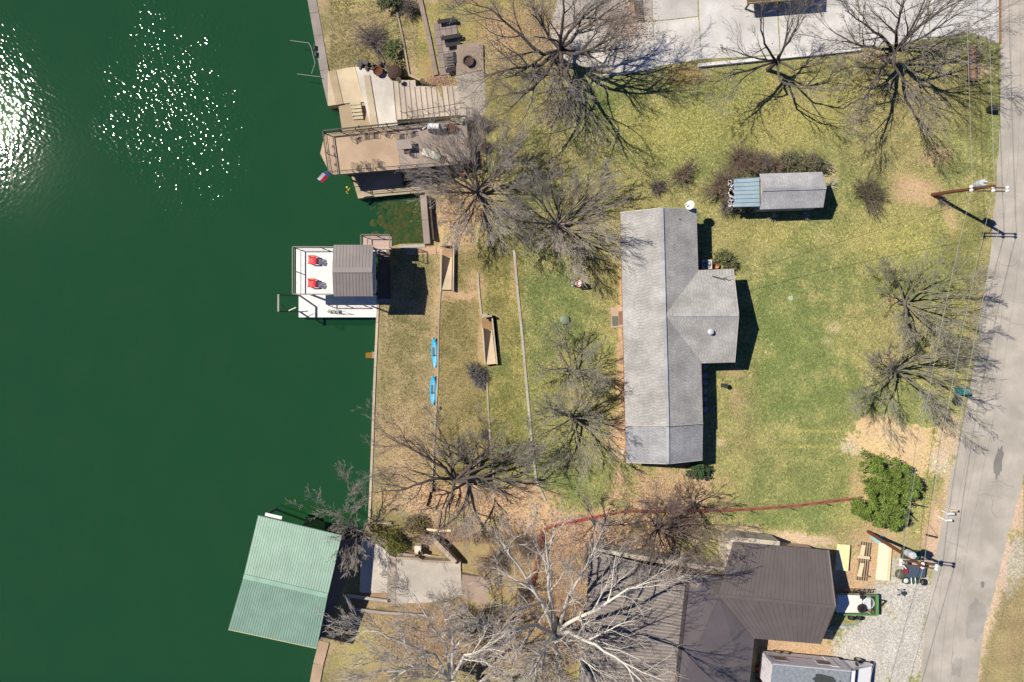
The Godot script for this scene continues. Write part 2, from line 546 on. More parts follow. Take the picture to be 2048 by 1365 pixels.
# ---------------------------------------------------------------- ground colour map: what lies where (grass, dry grass, bare soil, leaf litter, sand, gravel)
func make_ground() -> void:
	var W := 1024
	var HH := 683
	var f := FastNoiseLite.new()
	f.noise_type = FastNoiseLite.TYPE_SIMPLEX_SMOOTH
	f.fractal_octaves = 4
	var ns := []
	for e in [[.006, 3], [.035, 4], [.17, 5], [.45, 6]]:
		f.frequency = e[0]
		f.seed = e[1]
		var im := f.get_image(W, HH)
		im.convert(Image.FORMAT_L8)
		ns.append(im.get_data())
	var n0: PackedByteArray = ns[0]
	var n1: PackedByteArray = ns[1]
	var n2: PackedByteArray = ns[2]
	var n3: PackedByteArray = ns[3]
	var R := PackedFloat32Array()
	var Gr := PackedFloat32Array()
	var B := PackedFloat32Array()
	R.resize(W * HH)
	Gr.resize(W * HH)
	B.resize(W * HH)
	var lawn_a := Vector3(134, 142, 86)
	var lawn_b := Vector3(164, 158, 104)
	var ter := [[Vector3(146, 138, 94), Vector3(170, 152, 114)], [Vector3(134, 127, 80), Vector3(156, 142, 96)], [Vector3(134, 136, 78), Vector3(160, 150, 92)]]
	for y in HH:
		var py := y * 2.0
		for x in W:
			var px := x * 2.0
			var k := y * W + x
			var a: Vector3
			var b: Vector3
			if px > 1046.0:
				a = lawn_a
				b = lawn_b
			else:
				var q := 0 if px < 876.0 else (1 if px < 964.0 else 2)
				if py < 250.0: q = 0 if px < 830.0 else 2
				a = ter[q][0]
				b = ter[q][1]
			var t := clampf((n0[k] * .55 + n1[k] * .4 + n2[k] * .14 + n3[k] * .2 - 165.0) / 60.0 + .5, 0.0, 1.0)
			R[k] = a.x + (b.x - a.x) * t
			Gr[k] = a.y + (b.y - a.y) * t
			B[k] = a.z + (b.z - a.z) * t
	var col := {"g": Vector3(124, 142, 80), "y": Vector3(178, 172, 100), "d": Vector3(166, 150, 108), "b": Vector3(212, 174, 140), "l": Vector3(170, 136, 110), "s": Vector3(230, 198, 152), "v": Vector3(198, 195, 187),
		"o": Vector3(124, 118, 72), "p": Vector3(224, 194, 170), "w": Vector3(196, 190, 178), "k": Vector3(188, 120, 78)}
	var br := [
		# under the trees by the concrete drive
		["l", 1060, 50, 130, 60, 0, .55, .5], ["b", 1000, 90, 40, 70, 0, .5, .5], ["l", 1240, 30, 40, 40, 0, .9, .3], ["d", 1010, 200, 60, 90, 0, .5, .6], ["b", 1095, 225, 22, 40, 0, .45, .5], ["k", 1370, 150, 60, 26, 0, .38, .6],
		["y", 1430, 250, 300, 60, 0, .75, .7], ["y", 1640, 190, 220, 60, 0, .6, .7], ["y", 1330, 290, 90, 50, 0, .6, .7], ["d", 1850, 200, 140, 110, 0, .5, .7], ["o", 1950, 180, 50, 120, 0, .5, .6], ["b", 1870, 310, 40, 18, 0, .6, .4], ["p", 1960, 140, 26, 16, 0, .6, .5],
		["b", 1735, 108, 60, 14, 6, .6, .5], ["d", 1110, 320, 90, 30, 0, .5, .6], ["g", 1180, 215, 50, 60, 0, .5, .7],
		["b", 1835, 385, 50, 30, 0, .72, .4], ["b", 1815, 360, 40, 18, 20, .6, .4], ["b", 1902, 440, 16, 40, -15, .6, .4], ["p", 1660, 350, 18, 34, 0, .6, .4], ["d", 1780, 320, 120, 50, 0, .55, .7], ["y", 1800, 480, 140, 60, 0, .55, .7],
		["g", 1590, 530, 60, 50, 0, .5, .7], ["d", 1480, 470, 70, 50, 0, .5, .7], ["y", 1540, 470, 120, 30, 0, .5, .7], ["p", 1668, 655, 18, 14, 0, .75, .4], ["p", 1655, 682, 14, 8, 0, .7, .4], ["b", 1775, 715, 18, 14, 0, .5, .4], ["b", 1785, 600, 22, 10, 0, .5, .4],
		["g", 1600, 700, 120, 120, 0, .6, .8], ["g", 1570, 800, 150, 60, 0, .5, .8], ["g", 1130, 600, 70, 90, 0, .6, .8], ["g", 1560, 640, 60, 100, 0, .5, .8], ["o", 1930, 500, 40, 150, 12, .45, .7], ["d", 1960, 560, 14, 180, 10, .6, .6],
		["y", 1640, 862, 110, 4, 0, .7, .6], ["y", 1640, 893, 120, 4, 0, .7, .6], ["d", 1490, 830, 30, 90, 0, .55, .7], ["b", 1465, 745, 24, 10, 0, .6, .5], ["b", 1470, 800, 16, 30, 0, .4, .6], ["p", 1440, 885, 12, 8, 0, .7, .5],
		["s", 1765, 882, 88, 44, 4, 1.0, .35], ["s", 1740, 850, 30, 26, 0, .9, .4], ["s", 1835, 900, 50, 60, 10, .9, .4], ["w", 1700, 895, 26, 14, 20, .6, .5], ["w", 1882, 925, 26, 28, 0, .85, .4], ["p", 1895, 880, 30, 60, 14, .8, .4], ["b", 1720, 975, 24, 60, 0, .5, .5],
		["b", 1880, 1050, 40, 90, 10, .85, .4], ["p", 1885, 1010, 16, 130, 14, .7, .4], ["d", 1880, 990, 18, 34, 0, .7, .4], ["p", 1868, 1200, 12, 180, 10, .8, .4],
		["b", 1243, 700, 11, 300, 1.4, .85, .3], ["b", 1250, 880, 36, 60, 0, .85, .4], ["b", 1232, 625, 14, 24, 0, .6, .5], ["d", 1180, 560, 40, 60, 0, .3, .7],
		["y", 1080, 800, 40, 60, 0, .5, .7], ["y", 1095, 870, 50, 30, 0, .5, .7], ["g", 1120, 970, 60, 46, 0, .6, .6], ["d", 1150, 930, 60, 20, 0, .4, .7],
		["b", 1340, 985, 120, 60, 0, .85, .4], ["b", 1150, 1060, 260, 48, 0, .9, .4], ["b", 1040, 1010, 90, 44, 0, .95, .4], ["b", 920, 1005, 120, 42, 0, .95, .5], ["b", 1100, 1100, 120, 40, 0, .6, .5], ["b", 830, 1010, 90, 40, 0, .7, .5], ["b", 800, 970, 50, 60, 0, .4, .6],
		["l", 1100, 1150, 190, 90, 0, .8, .5], ["l", 870, 1085, 100, 46, 0, .8, .4], ["o", 790, 1080, 50, 34, 10, .9, .4], ["g", 800, 1100, 26, 16, 0, .8, .5], ["b", 1230, 1085, 150, 26, 6, .8, .5], ["l", 900, 1260, 300, 90, 0, .7, .5], ["d", 760, 1310, 90, 70, 0, .9, .5], ["y", 700, 1330, 50, 50, 0, .7, .5],
		["l", 1050, 1330, 160, 60, 0, .6, .5], ["o", 950, 1210, 120, 40, 0, .5, .6], ["l", 1140, 1230, 60, 120, 0, .7, .4],
		["g", 1600, 1040, 140, 26, 0, .6, .5], ["p", 1500, 1066, 44, 16, 0, .85, .35], ["p", 1580, 1074, 40, 16, 0, .85, .35], ["p", 1630, 1082, 50, 14, 0, .8, .4], ["d", 1700, 1060, 60, 30, 0, .5, .6], ["b", 1700, 1150, 90, 60, 0, .9, .35], ["b", 1760, 1100, 60, 60, 0, .75, .5], ["b", 1600, 1300, 120, 40, 4, .95, .35],
		["v", 1790, 1290, 96, 110, 0, 1.0, .2], ["v", 1812, 1195, 62, 70, 0, 1.0, .2], ["v", 1720, 1300, 60, 62, 0, 1.0, .2], ["v", 1740, 1380, 130, 40, 0, 1.0, .2], ["w", 1850, 1320, 20, 90, 6, .7, .5],
		["d", 2030, 1250, 70, 240, 14, 1.0, .4], ["l", 2030, 1260, 24, 90, 10, .3, .7], ["w", 2030, 1120, 34, 60, 10, .85, .4], ["p", 1985, 1200, 16, 200, 14, .85, .4], ["p", 2050, 1010, 30, 70, 14, .8, .4],
		["b", 868, 700, 9, 200, .5, .45, .6], ["b", 905, 590, 40, 14, 0, .7, .4], ["b", 950, 570, 24, 36, 0, .55, .5], ["b", 960, 680, 8, 70, 2, .5, .6], ["b", 1026, 560, 10, 60, 2, .5, .5], ["p", 765, 640, 10, 40, 0, .5, .6], ["d", 770, 800, 22, 200, 0, .5, .7], ["b", 790, 900, 50, 80, 0, .3, .7], ["o", 910, 640, 34, 40, 0, .5, .6], ["o", 1000, 690, 30, 120, 0, .3, .7], ["g", 1005, 730, 26, 60, 0, .4, .7],
		["b", 900, 440, 70, 60, 0, .8, .5], ["l", 930, 400, 60, 40, 0, .5, .6], ["b", 990, 370, 30, 30, 0, .5, .6], ["b", 880, 492, 30, 16, 0, .9, .4], ["o", 985, 520, 40, 50, 0, .4, .6], ["l", 890, 365, 70, 24, 0, .6, .5], ["b", 960, 300, 14, 60, 0, .6, .5],
		["p", 720, 60, 40, 40, 0, .35, .7], ["o", 740, 110, 70, 26, 0, .5, .6], ["g", 780, 60, 30, 60, 0, .3, .7], ["l", 845, 130, 24, 30, 0, .6, .5], ["d", 670, 60, 20, 90, -10, .6, .6], ["l", 880, 160, 40, 12, 0, .7, .4],
	]
	for q in br:
		var t: Vector3 = col[q[0]]
		var rx: float = q[3]
		var ry: float = q[4]
		var rt := deg_to_rad(q[5])
		var cs := cos(rt)
		var sn := sin(rt)
		var ext := maxf(rx, ry) * 1.45 if q[5] else 0.0
		var ex := (ext if ext else rx * 1.45) + 4.0
		var ey := (ext if ext else ry * 1.45) + 4.0
		var st: float = q[6]
		var hard := 1.0 if q[0] in ["b", "s", "v", "p", "w"] else 0.0
		var so: float = q[7]
		for y in range(maxi(0, int((q[2] - ey) * .5)), mini(HH, int((q[2] + ey) * .5))):
			for x in range(maxi(0, int((q[1] - ex) * .5)), mini(W, int((q[1] + ex) * .5))):
				var dx: float = x * 2.0 - q[1]
				var dy: float = y * 2.0 - q[2]
				var u := (dx * cs + dy * sn) / rx
				var w := (dy * cs - dx * sn) / ry
				var d2 := u * u + w * w
				if d2 > 2.1: continue
				var k := y * W + x
				var d := sqrt(d2) + (n1[k] - 128.0) * .0042 + (n2[k] - 128.0) * .0034
				var al := clampf((1.0 - d) / so + .25, 0.0, 1.0) * st
				if al <= 0.0: continue
				al *= clampf(.8 + (n3[k] - 118.0) * .005, 0.3, 1.0) if hard < .5 else (1.0 if q[0] == "v" else clampf(.92 + (n3[k] - 118.0) * .003, 0.5, 1.0))
				R[k] += (t.x - R[k]) * al
				Gr[k] += (t.y - Gr[k]) * al
				B[k] += (t.z - B[k]) * al
	var by := PackedByteArray()
	by.resize(W * HH * 3)
	for k in W * HH:
		var gr := clampf((Gr[k] - R[k] + 34.0) / 30.0, .42, 1.0)
		var m := .96 * (1.0 + (n3[k] - 128.0) * .0019 * gr + (n2[k] - 128.0) * .0005 * gr + (n1[k] - 128.0) * .0005)
		m *= 1.08
		var lum := (R[k] * .3 + Gr[k] * .59 + B[k] * .11) * .12
		R[k] = R[k] * .88 + lum
		Gr[k] = Gr[k] * .88 + lum
		B[k] = B[k] * .88 + lum
		by[k * 3] = clampi(int(R[k] * m), 0, 255)
		by[k * 3 + 1] = clampi(int(Gr[k] * m), 0, 255)
		by[k * 3 + 2] = clampi(int(B[k] * m), 0, 255)
	ground_img = Image.create_from_data(W, HH, false, Image.FORMAT_RGB8, by)
	var m := StandardMaterial3D.new()
	m.resource_name = "ground"
	m.roughness = .95
	m.metallic_specular = .2
	m.albedo_texture = ImageTexture.create_from_image(ground_img)
	m.uv1_triplanar = true
	m.uv1_world_triplanar = true
	m.uv1_scale = Vector3(1.0 / (2048.0 * K), 1.0 / 60.0, 1.0 / (1366.0 * K))
	m.uv1_offset = Vector3(.5, 0, .5)
	m.detail_enabled = true
	m.detail_albedo = M.speck.albedo_texture
	m.detail_blend_mode = BaseMaterial3D.BLEND_MODE_MUL
	m.detail_uv_layer = BaseMaterial3D.DETAIL_UV_2
	m.uv2_triplanar = true
	m.uv2_world_triplanar = true
	m.uv2_scale = Vector3.ONE * .13
	M.ground = m

func make_materials() -> void:
	var mott := noise_tex(.012, .93, 1.0, 11)
	var fine := noise_tex(.09, .84, 1.0, 12, 4)
	var blot := noise_tex(.006, .86, 1.0, 13, 6)
	mk("conc", .9, 0, fine, Vector3.ONE * .21, .25, blot)
	mk("asph", .95, 0, fine, Vector3.ONE * .33, .4, blot)
	mk("plain", .6, 0, mott, Vector3.ONE * .3)
	mk("gloss", .3, 0)
	mk("plaster", .85, 0, mott, Vector3.ONE * .25)
	mk("shingle", .92, 0, fine, Vector3.ONE * .6, .2, noise_tex(.008, .8, 1.0, 19, 6))
	mk("metal", .5, .2, noise_tex(.01, .92, 1.0, 23, 6), Vector3.ONE * .09)
	mk("steel", .4, .8)
	mk("wood", .8, 0, noise_tex(.03, .8, 1.0, 15), Vector3(.25, .25, 1.6), .1)
	mk("bark", .95, 0, fine, Vector3.ONE * 1.1)
	mk("cloth", .85, 0)
	mk("speck", .9, 0, noise_tex(.11, .78, 1.0, 17, 3), Vector3.ONE * .2)
	var lf := mk("leaf", .6)
	lf.backlight_enabled = true
	lf.backlight = Color(.35, .45, .15)
	mk("rust", .9, 0, fine, Vector3.ONE * .9)
	var wm := StandardMaterial3D.new()
	wm.resource_name = "lake_water"
	wm.albedo_color = Color(.012, .068, .024).linear_to_srgb()
	wm.albedo_color.a = .62
	wm.transparency = BaseMaterial3D.TRANSPARENCY_ALPHA
	wm.roughness = .045
	M.water = wm
	var gl := StandardMaterial3D.new()
	gl.albedo_color = Color(.05, .08, .11)
	gl.roughness = .06
	M.glass = gl

# ---------------------------------------------------------------- lake
func build_lake() -> void:
	# water surface: small wind ripples as real relief, rougher where gusts ruffle it
	var mb := MB.new()
	var c := .135
	var x0 := -52.5
	var z0 := -35.5
	var nx := 340
	var nzz := 527
	nz.seed = 21
	nz.frequency = .55
	nz.fractal_octaves = 3
	nz.noise_type = FastNoiseLite.TYPE_SIMPLEX_SMOOTH
	var gust := FastNoiseLite.new()
	gust.seed = 5
	gust.frequency = .06
	var hs := PackedFloat32Array()
	hs.resize(nx * nzz)
	for a in nzz:
		for b in nx:
			var x := x0 + b * c
			var z := z0 + a * c
			var g := gust.get_noise_2d(x, z) * .5 + .5
			var px := x / K / 1.053 + 1024.0
			var py := z / K / 1.053 + 682.5
			var e1 := Vector2((px - 395.0) / 190.0, (py - 215.0) / 260.0).length()
			var e2 := Vector2((px + 60.0) / 190.0, (py - 190.0) / 210.0).length()
			var am := .0016 + .0295 * clampf(1.2 - e1 + (g - .5) * 1.1, 0.0, 1.0) * (.55 + .9 * g) + .022 * clampf(1.2 - e2 + (g - .5) * .6, 0.0, 1.0)
			hs[a * nx + b] = am * (nz.get_noise_2d(x * 1.6, z * 1.2) * .5 + rng.randf_range(-1.0, 1.0))
	for a in nzz:
		for b in nx:
			mb.v.append(Vector3(x0 + b * c, WATER + hs[a * nx + b], z0 + a * c))
			var dx := hs[a * nx + mini(b + 1, nx - 1)] - hs[a * nx + maxi(b - 1, 0)]
			var dz := hs[mini(a + 1, nzz - 1) * nx + b] - hs[maxi(a - 1, 0) * nx + b]
			mb.n.append(Vector3(-dx / (2 * c), 1, -dz / (2 * c)).normalized())
			mb.c.append(Color.WHITE)
			if a < nzz - 1 and b < nx - 1:
				var k := a * nx + b
				mb.i.append_array(PackedInt32Array([k, k + 1, k + nx + 1, k, k + nx + 1, k + nx]))
	var x1 := x0 + (nx - 1) * c
	var z1 := z0 + (nzz - 1) * c
	for q in [[-260, -260, x0, 260], [x0, -260, x1, z0], [x0, z1, x1, 260]]:
		mb.quad(Vector3(q[0], WATER, q[3]), Vector3(q[2], WATER, q[3]), Vector3(q[2], WATER, q[1]), Vector3(q[0], WATER, q[1]), Color.WHITE)
	struct("lake_water", mb, M.water)
	# lakebed: green weed offshore, tan silt and brown algae by the bank
	var bed := MB.new()
	var s := 1.0
	var f := FastNoiseLite.new()
	f.seed = 8
	f.frequency = .16
	f.fractal_octaves = 4
	var weed := Color(.012, .088, .03)
	var silt := Color(.03, .095, .03)
	var bx := 60
	for a in 70:
		for b in bx:
			var k := bed.v.size()
			for e in [[0, 0], [0, 1], [1, 1], [1, 0]]:
				var x: float = -54.0 + (b + e[0]) * s
				var z: float = -36.0 + (a + e[1]) * s
				bed.v.append(Vector3(x, -5.2 + f.get_noise_2d(x, z) * .5, z))
				bed.n.append(Vector3.UP)
				bed.c.append(weed.lerp(silt, clampf(f.get_noise_2d(x * 1.3, z * .8) * 1.2 + .5, 0.0, 1.0)))
			bed.i.append_array(PackedInt32Array([k, k + 2, k + 1, k, k + 3, k + 2]))
	bed.quad(Vector3(-260, -6.5, 260), Vector3(10, -6.5, 260), Vector3(10, -6.5, -260), Vector3(-260, -6.5, -260), weed)
	var lb := struct("lake_bed", bed, mk("bed", .95))
	# brown algae growing on the shallow ledge between the docks, in clumps
	rng.seed = 77
	var alg := MB.new()
	for k in 900:
		var u := pow(rng.randf(), .6)
		var q := Vector2(lerpf(742, 846, u), rng.randf_range(396, 488))
		if rng.randf() > .25 + .75 * u + f.get_noise_2d(q.x * .3, q.y * .3): continue
		var r := rng.randf_range(.12, .4)
		alg.lathe(P(q.x, q.y, -3.62 - rng.randf() * .1), [[r, 0], [r * .6, .06], [0, .08]], 6, vary(C(172, 128, 40) if rng.randf() > .5 else C(130, 116, 44), .25))
	part(lb, "algae", alg, M.bed, "stuff")

func build_land() -> void:
	w1 = poly([[885, 480], [882, 560], [880, 600], [878, 660], [875, 760], [870, 850], [862, 1010]], -1.7)
	w2 = poly([[955, 490], [957, 560], [963, 660], [969, 700], [973, 760], [978, 860], [988, 1000]], -.85)
	w3 = poly([[1028, 480], [1034, 560], [1043, 660], [1052, 760], [1061, 860], [1073, 965], [1092, 1005]], 0)
	# the four levels of the garden, each a sheet with its own edge
	sheet("ground_lower_terrace", [[757, 500], [800, 488], [905, 486], [905, 620], [900, 1000], [742, 1000], [748, 760], [755, 640]], -2.6, false, -3.9)
	sheet("ground_middle_terrace", [[908, 486], [985, 486], [1000, 1000], [872, 1000], [870, 850], [875, 760], [878, 660], [881, 582], [908, 582]], -1.7, false, -2.9)
	sheet("ground_upper_terrace", [[955, 486], [1060, 486], [1085, 1000], [988, 995], [978, 860], [974, 735], [998, 731], [991, 632], [962, 629], [957, 560]], -.85, false, -2.0)
	var lawn := [[1028, 490], [1034, 560], [1043, 660], [1052, 760], [1061, 860], [1073, 965], [1092, 1005], [1112, 1040], [1112, 2700], [4200, 2700], [4200, -1400], [970, -1400], [970, 240], [1050, 250], [1050, 480]]
	sheet("lawn", lawn, 0.0, false, -1.5)
	sheet("ground_north_bank", [[846, 320], [940, 240], [1060, 230], [1060, 490], [846, 490]], -1.3, true, 0, -.02)
	sheet("ground_south_bank", [[737, 985], [1125, 985], [1125, 1420], [600, 1420], [640, 1290], [716, 1090], [735, 1040]], -1.6, true, 0, -.02)
	sheet("ground_north_shore", [[618, -60], [800, -60], [825, 152], [662, 152], [628, 0]], -2.55, false, -4.5)
	sheet("ground_north_middle", [[786, -60], [860, -60], [880, 175], [817, 152], [788, 0]], -1.75, false, -3.5)
	sheet("ground_north_upper", [[840, -60], [1000, -60], [1000, 260], [905, 250], [872, 170], [842, 0]], -.75, false, -3.0)

func build_road() -> void:
	var le := [[2000, -60], [2003, 180], [1996, 330], [1985, 480], [1965, 620], [1945, 760], [1915, 900], [1895, 1000], [1870, 1120], [1850, 1250], [1838, 1420]]
	var re := [[1948, 1420], [1966, 1270], [1990, 1180], [2012, 1090], [2036, 1000], [2062, 900], [2090, 760], [2112, 620], [2130, 480], [2140, 330], [2146, 180], [2146, -60]]
	var rp := []
	rng.seed = 4
	for set: Array in [le, re]:
		for k in set.size() - 1:
			for s in 6:
				var t := s / 6.0
				rp.append([lerpf(set[k][0], set[k + 1][0], t) + rng.randf_range(-1.6, 1.6), lerpf(set[k][1], set[k + 1][1], t)])
		rp.append(set[set.size() - 1])
	var road := struct("road", MB.new().prism(poly(rp, .012), -.2, .012, C(210, 205, 194)), M.asph)
	for q in [[1998, 925, 9, 34, 8], [1953, 1243, 20, 46, 8], [1966, 1170, 4, 8, 0], [1915, 1335, 12, 22, 8]]:
		var pp := PackedVector2Array()
		for k in 26:
			var a := TAU * k / 26
			var rr := rng.randf_range(.72, 1.1)
			var v := Vector2(cos(a) * q[2], sin(a) * q[3]).rotated(deg_to_rad(q[4])) * rr
			pp.append(P2(q[0] + v.x, q[1] + v.y, .016))
		var o := part(road, "asphalt_patch", MB.new().prism(pp, .0, .016, C(152, 150, 148) if q[2] < 10 else C(192, 188, 182)), M.asph)
	# hairline cracks along the wheel tracks, raised tar
	for e in [[1990, 22], [2022, 60], [2000, 40]]:
		var mb := MB.new()
		var prev := Vector3.ZERO
		for k in 40:
			var py := k * 36.0
			var lx := line_x(PackedVector2Array(le.map(func(p): return Vector2(p[0], p[1]))), py)
			var p := P(lx + e[1] + rng.randf_range(-1.5, 1.5), py, .014)
			if k: mb.beam(prev, p, .03, .008, C(176, 172, 169))
			prev = p
		part(road, "tar_line", mb, M.asph)
	for e in 16:
		var mb2 := MB.new()
		var cy := rng.randf_range(0, 1340)
		var cx := line_x(PackedVector2Array(le.map(func(q): return Vector2(q[0], q[1]))), cy) + rng.randf_range(6, 100)
		var dirc := rng.randf_range(-.5, .5) + (PI / 2 if e % 3 else 0.0)
		for s in 7:
			var ex := cx + cos(dirc) * 7.0
			var ey := cy + sin(dirc) * 7.0
			mb2.beam(P(cx, cy, .013), P(ex, ey, .013), .025, .006, C(150, 146, 142))
			cx = ex
			cy = ey
			dirc += rng.randf_range(-.6, .6)
		part(road, "crack_seal", mb2, M.asph)
	# concrete drive of the north lot, poured in panels
	var dr := struct("driveway", MB.new().prism(poly([[1098, 60], [1112, 120], [1245, 144], [1395, 118], [1720, 96], [1930, 67], [1946, 66], [1999, 87], [2000, -60], [1120, -60]], -.03), -.2, -.03, C(150, 146, 140)), M.conc)
	for q in [[[[1100, 60], [1113, 121], [1244, 147], [1310, 138], [1306, 44]], C(230, 228, 224)], [[[1307, 44], [1311, 134], [1403, 118], [1397, 34]], C(240, 238, 234)], [[[1099, 57], [1305, 42], [1304, -50], [1130, -50]], C(200, 194, 188)], [[[1306, 42], [1396, 32], [1394, -50], [1305, -50]], C(228, 226, 222)],
		[[[1399, 33], [1404, 118], [1480, 114], [1560, 108], [1554, 14], [1552, -50], [1396, -50]], C(238, 238, 237)], [[[1562, 112], [1720, 98], [1714, -50], [1554, -50]], C(240, 240, 239)], [[[1722, 98], [1860, 77], [1855, -50], [1716, -50]], C(241, 241, 240)], [[[1862, 77], [1930, 66], [1946, 65], [1998, 86], [1999, -50], [1857, -50]], C(240, 241, 241)]]:
		slab(dr, "panel", q[0], .015, -.1, q[1], M.conc)
	# strip of bare kerb between drive and road
	wall("low_white_wall", "long low white wall along the lawn edge of the concrete drive", [[1397, 130], [1560, 114], [1640, 106], [1722, 97]], .32, -.1, .3, C(252, 252, 252, .95))
	wall("white_edging", "short white edging at the drive under the big oak", [[1205, 150], [1250, 145], [1292, 139]], .16, -.1, .14, C(236, 236, 236), "edging")
	wall("timber_edging", "rusty timber edging between concrete drive and road", [[2001, -20], [2002, 86]], .1, -.1, .18, C(176, 132, 84), "edging")

func build_walls() -> void:
	var cc := C(206, 194, 172)
	wall("lake_wall", "long pale concrete lake wall below the dry lawn", [[756, 600], [752, 690], [748, 780], [744, 900], [740, 1000], [738, 1040]], -2.52, -5.5, .24, C(226, 212, 188))
	wall("retaining_wall", "thin concrete retaining wall beside the blue kayaks", [[880, 585], [877, 640], [875, 760], [870, 850], [862, 985]], -1.62, -2.8, .16, cc, "wall", "terrace walls")
	wall("retaining_wall", "middle concrete terrace wall passing the grey shrub", [[955, 545], [958, 590], [963, 632]], -.76, -1.9, .18, cc, "wall", "terrace walls")
	wall("retaining_wall", "concrete terrace wall between grey shrub and spreading oak", [[973, 750], [978, 850], [983, 910], [990, 985]], -.78, -1.9, .16, cc, "wall", "terrace walls")
	wall("retaining_wall", "long pale concrete wall edging the green lawn by the house", [[1028, 500], [1034, 570], [1045, 680], [1054, 780], [1062, 870], [1072, 962], [1091, 1003]], .1, -1.1, .22, C(216, 208, 192), "wall", "terrace walls")
	# sunken ramps through the two walls
	var r1 := thing("sunken_ramp", "sunken concrete ramp beside the boat dock shadow", "ramp", P(895, 540, -2.6), "sunken ramps")
	ramp(r1, [[885, 512], [904, 515], [903, 580], [882, 580]], -2.58, -1.68, [[882, 508], [881, 585]], [[907, 490], [906, 582]], -1.62, -1.25)
	slab(r1, "landing", [[884, 490], [905, 488], [904, 514], [885, 511]], -2.57, -2.8, C(196, 160, 128), M.conc)
	var r2 := thing("sunken_ramp", "sunken concrete ramp by the grey shrub", "ramp", P(980, 680, -1.7), "sunken ramps")
	ramp(r2, [[965, 658], [984, 661], [992, 728], [971, 730]], -1.68, -.84, [[965, 656], [970, 730]], [[984, 634], [994, 729]], -.76, -.38)
	slab(r2, "landing", [[963, 638], [983, 636], [984, 660], [965, 657]], -1.67, -2.0, C(178, 146, 108), M.conc)
	var mb := MB.new()
	mb.beam(P(963, 635, -.45), P(984, 632, -.45), .18, .9, cc)
	part(r2, "end_wall", mb, M.conc)
	for k in 2:
		slab(r2, "step", [[964, 630 - k * 1.5], [979 - k * 4, 629 - k * 1.5], [979 - k * 4, 633], [964, 634]], -.6 + k * .2, -1.2, vary(cc, .1), M.conc)
	# north lot walls
	wall("concrete_walk", "broad weathered concrete lake wall at the north lot", [[620, -20], [636, 70], [648, 140], [664, 210]], -2.5, -5.2, .85, C(186, 176, 170))
	wall("low_wall", "thin concrete wall between the two north lawn strips", [[786, -10], [806, 80], [818, 150]], -1.6, -2.8, .16, C(192, 176, 156), "wall", "north lot walls")
	wall("low_wall", "wider stone wall beside the paver seating", [[838, -10], [856, 70], [872, 150]], -.6, -2.2, .42, C(178, 160, 148), "wall", "north lot walls")
	wall("bank_wall", "weathered concrete wall on the bank behind the boathouse deck", [[846, 390], [850, 440], [854, 488]], -2.2, -4.4, .62, C(184, 170, 160))
	wall("bank_edging", "dark edging beside the weathered bank wall", [[859, 392], [863, 440], [867, 480]], -2.0, -2.9, .16, C(96, 84, 78), "edging")
	wall("retaining_wall", "short concrete wall at the foot of the bank walk", [[862, 965], [855, 1000], [850, 1012]], -1.9, -2.9, .14, C(190, 160, 130), "wall", "terrace walls")
	# timber steps under the oak
	var st := thing("garden_steps", "shallow timber-edged steps climbing under the spreading oak", "steps", G(890, 1005))
	for k in 4:
		var x := 878.0 + k * 12
		var b := G(x, 1004)
		var m2 := MB.new()
		m2.beam(G(x + 4, 988) + Vector3(0, .06, 0), G(x - 9 + k, 1018 - k) + Vector3(0, .06, 0), .16, .24, vary(C(200, 168, 132), .1))
		part(st, "step", m2, M.wood)
	var w := MB.new()
	w.beam(P(853, 1013, -2.0), P(882, 1024, -1.95), .16, .5, C(168, 150, 134))
	w.beam(P(882, 1024, -1.95), P(876, 1055, -1.95), .16, .5, C(150, 136, 122))
	single("corner_wall", w, M.conc, "short angled concrete wall below the garden steps", "wall", P(880, 1025, -2.3))
	var pad := thing("bank_walk", "short concrete walk beside the dock stair shadow", "walkway", P(830, 500, DOCK))
	slab(pad, "panel", [[812, 496], [832, 496], [832, 510], [812, 510]], -2.56, -3.9, C(196, 178, 160), M.conc)
	slab(pad, "panel", [[833, 496], [872, 494], [872, 509], [833, 510]], -2.55, -3.9, C(222, 186, 154), M.conc)
	slab(pad, "kerb", [[800, 491], [850, 489], [850, 495], [800, 496]], -2.5, -4.9, C(206, 204, 198), M.conc)

func ramp(t: Node3D, q: Array, h0: float, h1: float, wl: Array, wr: Array, hl: float, hr: float) -> void:
	var mb := MB.new()
	var a := P(q[0][0], q[0][1], h0)
	var b := P(q[1][0], q[1][1], h0)
	var c := P(q[2][0], q[2][1], h1)
	var d := P(q[3][0], q[3][1], h1)
	var col := C(232, 212, 182)
	mb.quad(d, c, b, a, col)
	part(t, "ramp_floor", mb, M.conc)
	for e in [[wl, hl], [wr, hr]]:
		var m2 := MB.new()
		var p0 := P(e[0][0][0], e[0][0][1], e[1])
		var p1 := P(e[0][1][0], e[0][1][1], e[1])
		m2.beam(p0 - Vector3(0, .65, 0), p1 - Vector3(0, .65, 0), .13, 1.3, C(226, 212, 188))
		part(t, "side_wall", m2, M.conc)

